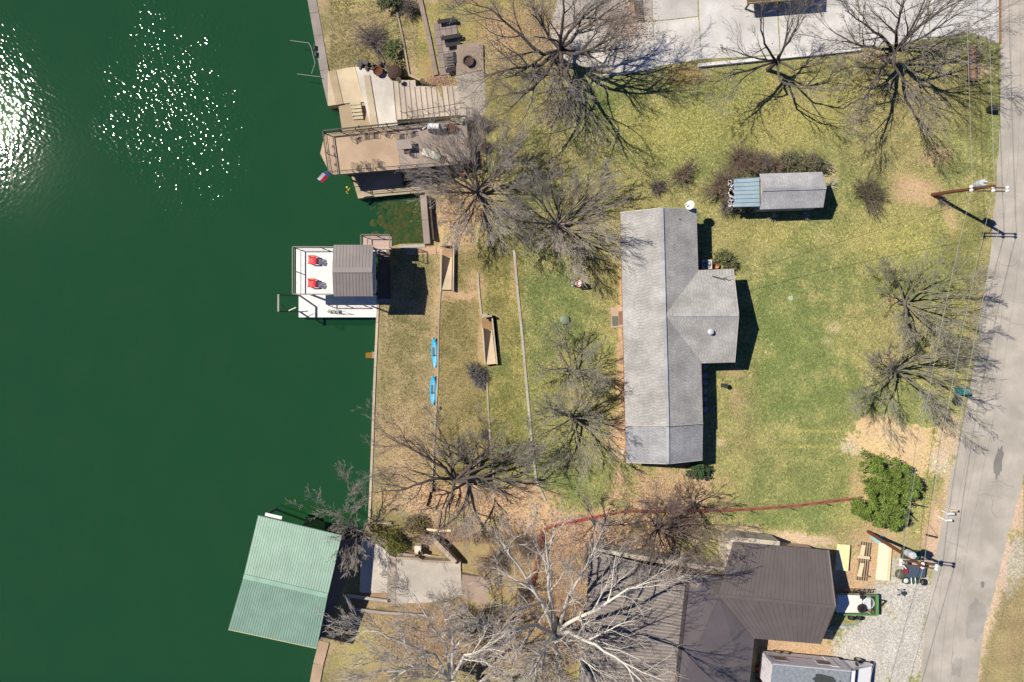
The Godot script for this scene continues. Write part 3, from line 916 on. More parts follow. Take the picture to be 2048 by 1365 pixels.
# ---------------------------------------------------------------- docks and boathouses
func railing(par: Node3D, pts: Array, h: float, rh: float, col: Color, posts := 1.8, r := .03, infill := 0) -> void:
	# picture points of the rail's foot at height h
	for k in pts.size() - 1:
		var a := P(pts[k][0], pts[k][1], h)
		var b := P(pts[k + 1][0], pts[k + 1][1], h)
		var up := Vector3(0, rh, 0)
		var rl := part(par, "rail", MB.new().beam(a + up, b + up, r * 2.6, r * 2, col), M.plain)
		if infill:
			var bars := MB.new()
			bars.beam(a + up * .12, b + up * .12, r * 1.2, r * 1.2, col)
			bars.beam(a + up * .8, b + up * .8, r * 1.2, r * 1.2, col)
			var m := int(a.distance_to(b) / .16)
			for q in m:
				var p := a.lerp(b, (q + .5) / m)
				bars.beam(p + up * .12, p + up * .8, .016, .016, col)
			part(rl, "baluster_bars", bars, M.plain, "stuff")
		else:
			part(rl, "lower_rail", MB.new().beam(a + up * .5, b + up * .5, r, r, col), M.plain)
		var m2 := maxi(1, int(round(a.distance_to(b) / posts)))
		for q in m2 + 1:
			var p := a.lerp(b, q / float(m2))
			part(par, "post", MB.new().beam(p, p + up * .995, r * 2, r * 2, col), M.plain)

func build_boat_dock() -> void:
	rng.seed = 31
	var U := .1
	var white := C(247, 246, 243, .8)
	var dark := C(92, 86, 84)
	var t := thing("boat_dock", "two-storey boat dock with white decks and grey metal roof", "boat dock", P(670, 560, WATER))
	slab(t, "lower_deck", [[597, 560], [754, 560], [754, 635], [597, 635]], DOCK, DOCK - .35, white, M.plain)
	slab(t, "lower_deck_inner", [[597, 500], [620, 500], [620, 559], [597, 559]], DOCK, DOCK - .35, white, M.plain)
	slab(t, "upper_deck", [[592, 497], [750, 497], [750, 590], [592, 590]], U, U - .3, white, M.plain)
	for q in [[600, 504], [600, 584], [676, 504], [676, 584], [742, 504], [742, 584], [640, 584], [708, 584]]:
		var p := P(q[0], q[1], U)
		part(t, "post", MB.new().beam(Vector3(p.x, -5.5, p.z), Vector3(p.x, U - .3, p.z), .16, .16, dark), M.steel)
	# roof
	var e := 2.35
	var rd := 2.75
	var A := P(667, 490, e)
	var B := P(746, 490, e)
	var Cc := P(746, 593, e)
	var D := P(667, 593, e)
	var r0 := (A + D) * .5
	var r1 := (B + Cc) * .5
	r0.y = rd
	r1.y = rd
	var col := C(136, 130, 130)
	var rf := MB.new()
	for q in [[A, B, r1, r0], [Cc, D, r0, r1]]:
		rf.quad(q[1], q[2], q[3], q[0], col)
		var dn := Vector3(0, -.06, 0)
		rf.quad(q[0] + dn, q[1] + dn, q[1], q[0], col)
	var roof := part(t, "roof", rf, M.metal)
	var sm := MB.new()
	seams(sm, A, B, r1, r0, .31, .028, .012, C(96, 90, 90))
	seams(sm, Cc, D, r0, r1, .31, .028, .012, C(96, 90, 90))
	part(roof, "roof_ribs", sm, M.metal, "stuff")
	part(roof, "ridge_cap", MB.new().beam(r0 + Vector3(0, .03, 0), r1 + Vector3(0, .03, 0), .46, .05, C(140, 134, 134)), M.metal)
	for q in [A, B, Cc, D]:
		var p: Vector3 = q.lerp((A + Cc) * .5, .09)
		part(t, "roof_post", MB.new().beam(Vector3(p.x, U, p.z), Vector3(p.x, e - .04, p.z), .12, .12, dark), M.steel)
	part(t, "cabinet", MB.new().box(P(738, 520, U) + Vector3(0, .5, 0), Vector3(.6, 1.0, 1.6), C(210, 210, 212)), M.plain)
	part(t, "bench", MB.new().box(P(732, 570, U) + Vector3(0, .25, 0), Vector3(.5, .5, 1.3), C(96, 90, 110)), M.plain)
	# landing and stair
	var dk := MB.new()
	var ld := part(t, "landing", MB.new().prism(poly([[726, 473], [783, 473], [783, 499], [726, 499]], U - .03), U - .25, U - .03, C(150, 130, 120)), M.wood)
	for k in 10:
		var y := 473.0 + k * 2.6
		part(ld, "plank", MB.new().prism(poly([[726, y + .15], [783, y + .15], [783, y + 2.4], [726, y + 2.4]], U), U - .03, U, vary(C(224, 198, 184), .06)), M.wood)
	railing(t, [[726, 497], [726, 473], [783, 473], [783, 498]], U, 1.05, C(120, 112, 108), 1.6, .028)
	var stair := part(t, "stair", MB.new().beam(P(757, 598, DOCK) + Vector3(0, .1, 0), P(757, 505, U - .1), .06, .28, dark), M.plain)
	part(stair, "stringer", MB.new().beam(P(780, 598, DOCK) + Vector3(0, .1, 0), P(780, 505, U - .1), .06, .28, dark), M.plain)
	for k in 15:
		var f := (k + .5) / 15.0
		var h := lerpf(DOCK + .1, U - .05, f)
		var a := P(768.5, 598, DOCK).lerp(P(768.5, 504, U), f)
		a.y = h
		part(stair, "tread", MB.new().box(a, Vector3(1.05, .045, .29), vary(C(120, 108, 100), .08)), M.wood)
	railing(t, [[783, 500], [783, 596]], U - 1.6, 1.0, C(70, 66, 66), 1.5, .03)
	slab(t, "stair_foot", [[756, 592], [782, 592], [782, 605], [756, 605]], -2.5, -3.0, C(190, 184, 190), M.conc)
	railing(t, [[750, 497], [592, 497], [592, 590], [667, 590]], U, 1.08, C(130, 130, 126), 2.2, .032)
	part(t, "deck_step", MB.new().box(P(760, 500, U - .2), Vector3(1.2, .08, .9), C(206, 206, 208)), M.plain)
	railing(t, [[668, 590], [752, 590]], DOCK, 1.0, C(90, 88, 88), 2.4, .022)
	# gantry leaning out over the water
	var g := thing("swing_gantry", "dark leaning gantry frame reaching out over the water", "gantry", P(597, 606, DOCK))
	for q in [[592, 557], [624, 622]]:
		part(g, "arm", MB.new().beam(P(600, q[0], DOCK), P(557, q[0] - (2 if q[0] < 600 else 1), .5), .12, .12, C(58, 62, 56)), M.plain)
	part(g, "crossbar", MB.new().beam(P(556.5, 589, .55), P(556.5, 623.5, .55), .16, .12, C(150, 156, 146)), M.plain)
	part(g, "brace", MB.new().beam(P(562, 608, .1), P(576, 622, -1.0), .05, .05, C(58, 62, 56)), M.plain)
	part(g, "white_post", MB.new().beam(P(577, 622, -2.2), P(592, 615, -1.6), .07, .07, C(236, 238, 232)), M.plain)
	# tubular swim ladder stowed upright on the lower deck
	var s := thing("swim_ladder", "chrome tubular swim ladder stowed on the white lower deck", "ladder", P(675, 624, DOCK))
	for q in [656, 673]:
		var b := P(q, 625, DOCK)
		part(s, "hoop", MB.new().path([b, b + Vector3(.02, .75, -.12), b + Vector3(.12, .95, -.1), b + Vector3(.95, .9, -.05), b + Vector3(1.08, .75, 0), b + Vector3(1.1, .0, .1)], .022, C(190, 192, 190)), M.steel)
	for k in 3:
		var b := P(660 + k * 8, 623, DOCK) + Vector3(0, .25, 0)
		part(s, "rung", MB.new().box(b, Vector3(.3, .04, .34), C(170, 172, 170)), M.plain)
	for q in [[631, 521, "red wooden deck chair nearer the dock's top railing"], [630, 567, "red wooden deck chair nearer the gantry end"]]:
		deck_chair(P(q[0], q[1], U), q[2])
	var pl := thing("mooring_plate", "small rusty landing plate fixed to the lake wall", "platform", P(741, 711, WATER))
	slab(pl, "plate", [[744, 704], [752, 704], [751, 717], [744, 717]], -2.6, -2.8, C(150, 140, 128), M.plain)
	slab(pl, "lower_plate", [[731, 706], [744, 705], [744, 717], [731, 716]], -3.25, -3.36, C(150, 112, 30), M.rust)

func deck_chair(b: Vector3, label: String) -> void:
	var t := thing("red_deck_chair", label, "chair", b, "red chairs on the dock")
	var col := C(226, 40, 52)
	for k in 5:
		var z := -.24 + k * .12
		part(t, "back_slat", MB.new().beam(b + Vector3(-.02, .3, z), b + Vector3(.32, .98 - absf(k - 2) * .05, z * 1.08), .1, .02, vary(col, .06)), M.plain)
	for k in 6:
		part(t, "seat_slat", MB.new().box(b + Vector3(-.5 + k * .095, .42 - k * .022, 0), Vector3(.085, .022, .56), vary(col, .06)), M.plain)
	for s in [-1, 1]:
		part(t, "arm", MB.new().box(b + Vector3(-.2, .56, s * .34), Vector3(.72, .025, .13), col), M.plain)
		part(t, "leg", MB.new().beam(b + Vector3(-.5, 0, s * .3), b + Vector3(-.5, .55, s * .33), .09, .025, col), M.plain)
		part(t, "leg", MB.new().beam(b + Vector3(.22, 0, s * .3), b + Vector3(.12, .55, s * .33), .09, .025, col), M.plain)

func build_north_boathouse() -> void:
	rng.seed = 41
	var U := .2
	var t := thing("boathouse", "concrete boathouse with railed tan and grey roof deck", "boathouse", P(800, 300, WATER))
	slab(t, "tan_deck", [[650, 267], [640, 307], [661, 350], [800, 338], [793, 252]], U, U - .3, C(218, 192, 164), M.conc)
	slab(t, "grey_deck", [[793.4, 252], [800.4, 338], [944, 326], [933, 238]], U - .005, U - .3, C(190, 174, 164), M.conc)
	var body := MB.new().prism(poly([[672, 276], [928, 250], [936, 320], [682, 340]], -1.2), -4.5, U - .32, C(170, 150, 130))
	part(t, "wall", body, M.plaster)
	var ir := C(66, 70, 66)
	railing(t, [[651, 268], [933, 239], [943, 326]], U, 1.05, ir, 1.5, .03, 1)
	railing(t, [[651, 268], [662, 349]], U, 1.05, ir, 1.9, .03, 1)
	railing(t, [[662, 349], [800, 338], [942, 327]], U, 1.05, ir, 1.9, .025)
	for q in [[656, 290], [659, 306], [661, 326]]:
		var p := P(q[0], q[1], U) + Vector3(0, .55, 0)
		var sm := MB.new()
		for k in 4: sm.beam(p + Vector3(0, -.18, 0).rotated(Vector3.RIGHT, k * .8), p + Vector3(0, .18, 0).rotated(Vector3.RIGHT, k * .8), .02, .02, ir)
		part(t, "rail_ornament", sm, M.plain)
	for q in [[722, 258], [777, 253], [823, 249], [864, 244]]:
		part(t, "post_finial", MB.new().lathe(P(q[0], q[1] + 3, U) + Vector3(0, 1.05, 0), [[.1, 0], [.13, .06], [.06, .14], [.0, .18]], 8, C(78, 100, 86)), M.plain)
	# lower dock on the south side
	var ld := thing("lower_dock", "weathered concrete dock in the shade of the railed deck", "dock", P(760, 370, WATER))
	slab(ld, "dock_slab", [[699, 340], [800, 330], [806, 372], [846, 366], [850, 383], [760, 390], [716, 397]], -2.75, -4.6, C(206, 190, 164), M.conc)
	slab(ld, "bank_slab", [[800, 345], [940, 332], [950, 352], [905, 358], [846, 366]], -2.3, -4.0, C(190, 168, 138), M.conc)
	var gt := C(66, 58, 52)
	part(ld, "gate", MB.new().beam(P(702, 361, -2.0), P(720, 366, -2.0), .05, .9, gt).beam(P(703, 374, -2.0), P(726, 373, -2.0), .04, .05, gt), M.plain)
	part(ld, "edge_kerb", MB.new().beam(P(716, 396, -2.7), P(850, 383, -2.7), .14, .16, C(214, 202, 180)), M.conc)
	single("timber_beam", MB.new().beam(P(861, 349, -1.6), P(862, 372, -1.7), .22, .18, C(150, 130, 110)), M.wood, "weathered timber beam lying across the bank behind the dock", "beam", P(862, 360, -1.8))
	single("bank_pot", MB.new().lathe(P(925, 347, -1.4), [[.0, -.2], [.26, -.2], [.36, .3], [.32, .3], [.28, .24], [0, .22]], 14, C(140, 82, 62)), M.rust, "round rusty pot on the bank among tree branches", "pot", P(925, 347, -1.6))
	for k in 5:
		var q: Array = [[694, 375, .12], [697, 380, .09], [693, 384, .07], [699, 377, .06], [695, 387, .06]][k]
		single("yellow_float", MB.new().lathe(P(q[0], q[1], WATER + .04), [[0, -q[2]], [q[2] * .8, -q[2] * .5], [q[2], 0], [q[2] * .8, q[2] * .5], [0, q[2]]], 8, C(228, 216, 90)), M.gloss, "small yellow float drifting beside the weathered concrete dock", "float", P(q[0], q[1], WATER), "yellow floats by the dock")
	# flag
	var fl := thing("flag", "red white and blue flag on a pole at the deck corner", "flag", P(661, 347, U))
	part(fl, "pole", MB.new().rod(P(661, 347, U), P(653, 343, U + 1.5), .018, C(210, 210, 210)), M.plain)
	var bands := [["hoist_band", 0.0, .3, 0.0, 1.0, C(66, 104, 160)], ["white_stripe", .3, 1.0, 0.0, .5, C(238, 236, 240)], ["red_stripe", .3, 1.0, .5, 1.0, C(214, 34, 62)]]
	var o := P(651, 341, U + 1.45)
	var along_v := P(634, 357, U + .95) - o
	var down := Vector3(.42, -.35, .28)
	for bd in bands:
		var mb := MB.new()
		for a in 6:
			for b in 4:
				var q := []
				for e in [[0, 0], [1, 0], [1, 1], [0, 1]]:
					var u: float = lerpf(bd[1], bd[2], (a + e[0]) / 6.0)
					var v: float = lerpf(bd[3], bd[4], (b + e[1]) / 4.0)
					q.append(o + along_v * u + down * v + Vector3(0, sin(u * 7.0 + v) * .06, cos(u * 6.0) * .05))
				mb.quad(q[0], q[3], q[2], q[1], bd[5])
		part(fl, bd[0], mb, M.cloth)
	# deck furniture
	var spots := [[709, 278, .5, "leftmost of the wire chairs along the deck's water-side railing"], [727, 272, .1, "wire patio chair second along the upper railing of the tan deck"], [744, 270, .0, "wire patio chair third along the upper railing of the tan deck"], [769, 267, -.5, "wire patio chair with blue throw by the upper railing"],
		[796, 271, .1, "wire patio chair where tan and grey decking meet"], [819, 266, .4, "wire patio chair just above the square table"], [711, 333, 3.0, "wire patio chair in the deck's lower left corner"], [729, 330, 3.2, "wire patio chair second along the lower railing"], [753, 326, 3.1, "wire patio chair standing apart on the lower railing side"], [816, 303, 3.1, "wire chair tucked under the square deck table"]]
	for q in spots: wire_chair(P(q[0], q[1], U), q[2], q[3])
	var tb := thing("patio_table", "square grey stone-topped patio table on the roof deck", "table", P(806, 292, U))
	part(tb, "table_top", MB.new().prism(poly([[792, 280], [822, 278], [824, 297], [794, 299]], U + .72), U + .67, U + .72, C(192, 180, 172)), M.conc)
	for q in [[796, 283], [819, 281], [821, 294], [797, 296]]:
		part(tb, "leg", MB.new().rod(P(q[0], q[1], U), P(q[0], q[1], U) + Vector3(0, .67, 0), .03, ir), M.plain)
	var lg := thing("sun_lounger", "pale slatted sun lounger lying askew on the grey deck", "sun lounger", P(866, 312, U))
	var bs := Basis(Vector3.UP, -.36)
	var lc := P(864, 311, U)
	for k in 13:
		var x := -.85 + k * .135
		part(lg, "slat", MB.new().box(lc + bs * Vector3(x, .34 + (maxf(0, x - .35) * .5), 0), Vector3(.115, .03, .6), vary(C(226, 224, 212) if k < 9 else C(160, 170, 160), .05), bs), M.plain)
	for s in [-1, 1]:
		part(lg, "frame_rail", MB.new().box(lc + bs * Vector3(0, .29, s * .32), Vector3(1.9, .05, .04), C(200, 198, 190), bs), M.plain)
		for x in [-.8, .7]:
			part(lg, "leg", MB.new().box(lc + bs * Vector3(x, .14, s * .3), Vector3(.05, .28, .05), C(200, 198, 190), bs), M.plain)
	var gr := thing("grill_cart", "stainless grill cart with white lid by the upper railing", "grill", P(869, 259, U))
	var gp := P(869, 259, U)
	part(gr, "cabinet", MB.new().box(gp + Vector3(0, .45, 0), Vector3(1.15, .9, .55), C(176, 180, 184)), M.plain)
	var lid := MB.new()
	var arc := []
	for k in 7: arc.append(Vector2(cos(PI * k / 6.0) * .27, sin(PI * k / 6.0) * .24))
	for k in 6:
		lid.quad(gp + Vector3(-.5, .9 + arc[k].y, -arc[k].x), gp + Vector3(-.5, .9 + arc[k + 1].y, -arc[k + 1].x), gp + Vector3(.5, .9 + arc[k + 1].y, -arc[k + 1].x), gp + Vector3(.5, .9 + arc[k].y, -arc[k].x), C(240, 240, 242))
	for s in [-.5, .5]:
		for k in 6: lid.tri(gp + Vector3(s, .9, 0), gp + Vector3(s, .9 + arc[k].y, -arc[k].x), gp + Vector3(s, .9 + arc[k + 1].y, -arc[k + 1].x), C(200, 200, 204))
	part(gr, "lid", lid, M.gloss)
	part(gr, "handle", MB.new().rod(gp + Vector3(-.4, 1.0, .31), gp + Vector3(.4, 1.0, .31), .02, C(60, 60, 60)), M.steel)
	part(gr, "side_shelf", MB.new().box(gp + Vector3(.78, .82, 0), Vector3(.4, .04, .45), C(120, 124, 128)), M.plain)
	fire_pit(P(902, 258, U), "rusty fire pit bowl with mesh lid on the railed deck", .38)
	single("deck_plank", MB.new().beam(P(845, 259, U) + Vector3(0, .04, 0), P(866, 245, U) + Vector3(0, .8, 0), .14, .04, C(206, 206, 196)), M.wood, "pale plank leaning on the deck railing beside the grill", "plank", P(852, 256, U))
	single("deck_pot", MB.new().lathe(P(922, 245, U), [[0, 0], [.16, 0], [.22, .3], [.19, .3], [.16, .26], [0, .24]], 12, C(220, 214, 190)), M.plain, "small cream pot in the far corner of the railed deck", "pot", P(922, 245, U))

func wire_chair(b: Vector3, turn: float, label: String) -> void:
	var t := thing("wire_chair", label, "chair", b, "wire patio chairs on the boathouse deck")
	var bs := Basis(Vector3.UP, turn)
	var col := vary(C(138, 122, 106), .15)
	var seat := MB.new()
	for k in 6:
		seat.beam(b + bs * Vector3(-.24 + k * .096, .42, -.24), b + bs * Vector3(-.24 + k * .096, .42, .24), .03, .012, col)
		seat.beam(b + bs * Vector3(-.24, .43, -.24 + k * .096), b + bs * Vector3(.24, .43, -.24 + k * .096), .03, .012, col)
	part(t, "seat", seat, M.plain)
	var back := MB.new()
	for k in 7: back.beam(b + bs * Vector3(-.24 + k * .08, .44, -.24), b + bs * Vector3(-.24 + k * .08, .92, -.38), .022, .012, col)
	for k in 4: back.beam(b + bs * Vector3(-.24, .5 + k * .14, -.255 - k * .04), b + bs * Vector3(.24, .5 + k * .14, -.255 - k * .04), .022, .012, col)
	part(t, "backrest", back, M.plain)
	for s in [-1, 1]:
		part(t, "arm", MB.new().path([b + bs * Vector3(s * .27, .0, .24), b + bs * Vector3(s * .28, .62, .2), b + bs * Vector3(s * .28, .64, -.28)], .018, col, 5), M.plain)
		part(t, "leg", MB.new().rod(b + bs * Vector3(s * .24, .0, -.28), b + bs * Vector3(s * .24, .43, -.22), .016, col, 5), M.plain)

func fire_pit(b: Vector3, label: String, r: float) -> void:
	var t := thing("fire_pit", label, "fire pit", b, "fire pits of the north lot")
	part(t, "bowl", MB.new().lathe(b, [[r * .3, .15], [r * .8, .25], [r, .42], [r * 1.12, .44], [r * .95, .42], [r * .75, .3], [0, .24]], 18, C(128, 78, 56)), M.rust)
	for k in 3:
		var d := Vector3(cos(k * 2.1), 0, sin(k * 2.1))
		part(t, "leg", MB.new().beam(b + d * r * .9, b + d * r * .7 + Vector3(0, .28, 0), .05, .03, C(60, 50, 46)), M.rust)
	var md := MB.new()
	for k in 9:
		var a := TAU * k / 9
		md.path([b + Vector3(cos(a) * r, .43, sin(a) * r), b + Vector3(cos(a) * r * .7, .56, sin(a) * r * .7), b + Vector3(0, .62, 0)], .012, C(56, 48, 46), 4)
	part(t, "mesh_lid", md, M.rust)

func build_north_patio() -> void:
	rng.seed = 51
	var t := thing("patio_terrace", "stepped pale concrete patio leading down to the lake wall", "patio", P(780, 190, -2.6))
	slab(t, "cream_pad", [[655, 143], [709, 133], [728, 204], [688, 207], [656, 212]], -2.48, -4.6, C(240, 222, 190), M.conc)
	slab(t, "kerb", [[656, 143], [671, 140], [686, 207], [672, 210]], -2.42, -2.6, C(214, 194, 160), M.conc)
	slab(t, "dock_strip", [[676, 208], [729, 204], [742, 256], [684, 262]], -2.62, -4.6, C(206, 186, 156), M.conc)
	slab(t, "white_pad", [[710, 133], [785, 150], [795, 250], [742, 256], [728, 204]], -2.3, -4.4, C(242, 236, 226), M.conc)
	slab(t, "white_step", [[727, 150], [739, 150], [756, 254], [742, 256]], -2.2, -2.6, C(224, 208, 180), M.conc)
	for k in 12:
		var x := 785.0 + k * 10.8
		var h := -2.2 + k * .175
		var y0 := 158.0 if k < 4 else 170.0
		slab(t, "step", [[x, y0 + 3], [x + 13, y0 + 2], [x + 20, 238 - k * .8], [x + 7, 240 - k * .8]], h, -3.2, vary(C(222, 210, 196), .12), M.conc)
		var ns := MB.new().beam(P(x + .8, y0 + 4, h + .012), P(x + 7.6, 239 - k * .8, h + .012), .07, .03, vary(C(150, 134, 118), .1))
		part(t, "step_edge", ns, M.conc)
	slab(t, "upper_pad", [[912, 152], [968, 140], [974, 236], [922, 242]], -.08, -1.2, C(198, 188, 176), M.conc)
	slab(t, "side_pad", [[914, 90], [965, 84], [968, 139], [912, 151]], -.12, -1.2, C(180, 164, 148), M.conc)
	part(t, "handrail", MB.new().path([P(800, 222, -1.2), P(806, 226, -1.1), P(850, 218, -.4), P(930, 205, .75)], .03, C(70, 58, 52)), M.plain)
	for k in 4:
		var q := Vector2(lerpf(810, 925, k / 3.0), lerpf(226, 206, k / 3.0))
		var hh := lerpf(-2.0, -.1, k / 3.0)
		part(t, "handrail_post", MB.new().rod(P(q.x, q.y, hh), P(q.x, q.y, hh + .85), .022, C(70, 58, 52)), M.plain)
	var s := thing("dock_stair", "small cream open-tread stair down to the water", "stair", P(712, 222, -2.6))
	for k in 5:
		var y := 204.0 + k * 7.2
		slab(s, "tread", [[699 + k * 1.3, y + 1], [720 + k * 1.3, y - 1], [721.5 + k * 1.3, y + 4.6], [700.3 + k * 1.3, y + 6.4]], -2.0 - k * .12, -2.07 - k * .12, vary(C(232, 218, 186), .04), M.conc)
	for x in [701, 722]:
		part(s, "stringer", MB.new().beam(P(x, 204, -2.1), P(x + 6, 240, -2.62), .06, .16, C(90, 80, 66)), M.wood)
	fire_pit(P(757, 145, -2.3), "rusty fire pit on the white patio pad beside grey rocks", .42)
	for k in 26:
		var q := Vector2(rng.randf_range(712, 800), rng.randf_range(122, 140) + (10 if rng.randf() > .7 else 0))
		var rr := rng.randf_range(.14, .3)
		single("patio_rock", MB.new().lathe(P(q.x, q.y, -2.28), [[rr * .9, -.1], [rr, rr * .3], [rr * .6, rr * .7], [0, rr * .8]], 6, vary(C(118, 112, 112), .2)), M.conc, "grey rock in the border along the upper edge of the white patio pad", "rock", P(q.x, q.y, -2.3), "rocks bordering the patio")
	single("brush_pile", MB.new().lathe(P(790, 144, -1.9), [[.8, -.3], [.7, .15], [.4, .3], [0, .34]], 9, C(78, 60, 52)), M.rust, "dark heap of brush above the pot at the patio steps", "heap", P(790, 144, -2.2))
	single("patio_board", MB.new().beam(P(818, 150, -1.5), P(840, 160, -1.4), .2, .06, C(200, 172, 140)), M.wood, "pale board bridging the wall top by the patio steps", "board", P(828, 155, -1.6))
	for q in [[798, 161, "green potted plant beside the brush heap at the patio steps"], [845, 163, "green potted plant at the near end of the leaf-strewn steps"], [869, 168, "green potted plant second along the leaf-strewn steps"], [893, 166, "green potted plant third along the leaf-strewn steps"], [910, 163, "green potted plant at the upper end of the leaf-strewn steps"]]:
		var b := P(q[0], q[1], -1.4)
		var pt := thing("patio_pot", q[2], "potted plant", b, "potted plants along the patio")
		part(pt, "pot", MB.new().lathe(b, [[0, -.3], [.17, -.3], [.24, .15], [.2, .15], [.18, .1], [0, .08]], 12, C(150, 130, 100)), M.plain)
		var lv := MB.new()
		for k in 30: leaf_quad(lv, b + Vector3(rng.randf_range(-.17, .17), rng.randf_range(.12, .34), rng.randf_range(-.17, .17)), .07, vary(C(74, 98, 68), .3))
		part(pt, "foliage", lv, M.leaf)
	# paver seating
	var pv := thing("paver_floor", "grey stone paver floor with bench seats under the big oak", "paving", P(885, 90, -.7))
	for a in 4:
		for b in 7:
			var x := 866.0 + a * 11.5 + b * 2.2
			var y := 46.0 + b * 15.0 - a * 1.5
			slab(pv, "paver", [[x, y], [x + 11, y - 1.2], [x + 13, y + 13.2], [x + 2, y + 14.4]], -.66 + rng.randf_range(-.01, .01), -.9, vary(C(176, 162, 154), .13), M.conc)
	for q in [[875, 44, 911, 38, "dark bench at the top edge of the grey paver floor"], [882, 77, 921, 70, "dark bench second from the top of the paver floor"], [891, 91, 921, 86, "dark bench third from the top of the paver floor"], [892, 143, 918, 133, "dark bench at the bottom edge of the paver floor"]]:
		var bn := thing("bench", q[4], "bench", P(q[0], q[1], -.7), "dark benches on the paver floor")
		part(bn, "seat", MB.new().beam(P(q[0], q[1], -.25), P(q[2], q[3], -.25), .36, .07, C(52, 48, 50)), M.wood)
		for f in [.12, .88]:
			var p := P(q[0], q[1], -.7).lerp(P(q[2], q[3], -.7), f)
			part(bn, "leg", MB.new().box(p + Vector3(0, .2, 0), Vector3(.1, .42, .3), C(52, 48, 50)), M.wood)
	var ct := thing("slatted_crate", "dark slatted crate on the pavers beside the wire basket", "crate", P(900, 120, -.7))
	for k in 5: part(ct, "slat", MB.new().beam(P(886 + k * .8, 110 + k * 5.4, -.3), P(906 + k * .8, 106 + k * 5.4, -.3), .17, .05, vary(C(112, 106, 104), .1)), M.wood)
	part(ct, "side", MB.new().beam(P(909, 106, -.35), P(911, 128, -.35), .3, .5, C(46, 44, 48)), M.wood)
	var bk := thing("wire_basket", "round wire fire basket on the pad beside the dark slatted crate", "basket", P(937, 124, -.1))
	var bb := P(937, 124, -.1)
	part(bk, "bowl", MB.new().lathe(bb, [[.2, .02], [.4, .12], [.5, .3], [.46, .3], [.36, .16], [0, .1]], 16, C(96, 78, 70)), M.rust)
	for k in 12:
		var a := TAU * k / 12
		part(bk, "wire", MB.new().path([bb + Vector3(cos(a) * .52, .3, sin(a) * .52), bb + Vector3(cos(a) * .5, .55, sin(a) * .5), bb + Vector3(cos(a) * .3, .68, sin(a) * .3)], .014, C(60, 56, 56), 4), M.plain)
	# ladder frame by the lake wall
	var lf := thing("rail_frame", "thin metal ladder rails standing off the north lake wall", "ladder", P(632, 120, WATER))
	for q in [[[580, 81], [617, 86], [622, 94], [630, 126], [623, 148]], [[594, 148], [632, 153], [640, 153]]]:
		var pp := []
		for e in q: pp.append(P(e[0], e[1], -2.2))
		part(lf, "rail", MB.new().path(pp, .035, C(150, 156, 150)), M.plain)
	for q in [[629, 95], [631, 108]]:
		part(lf, "cleat", MB.new().box(P(q[0], q[1], -2.35), Vector3(.1, .3, .5), C(58, 58, 58)), M.plain)

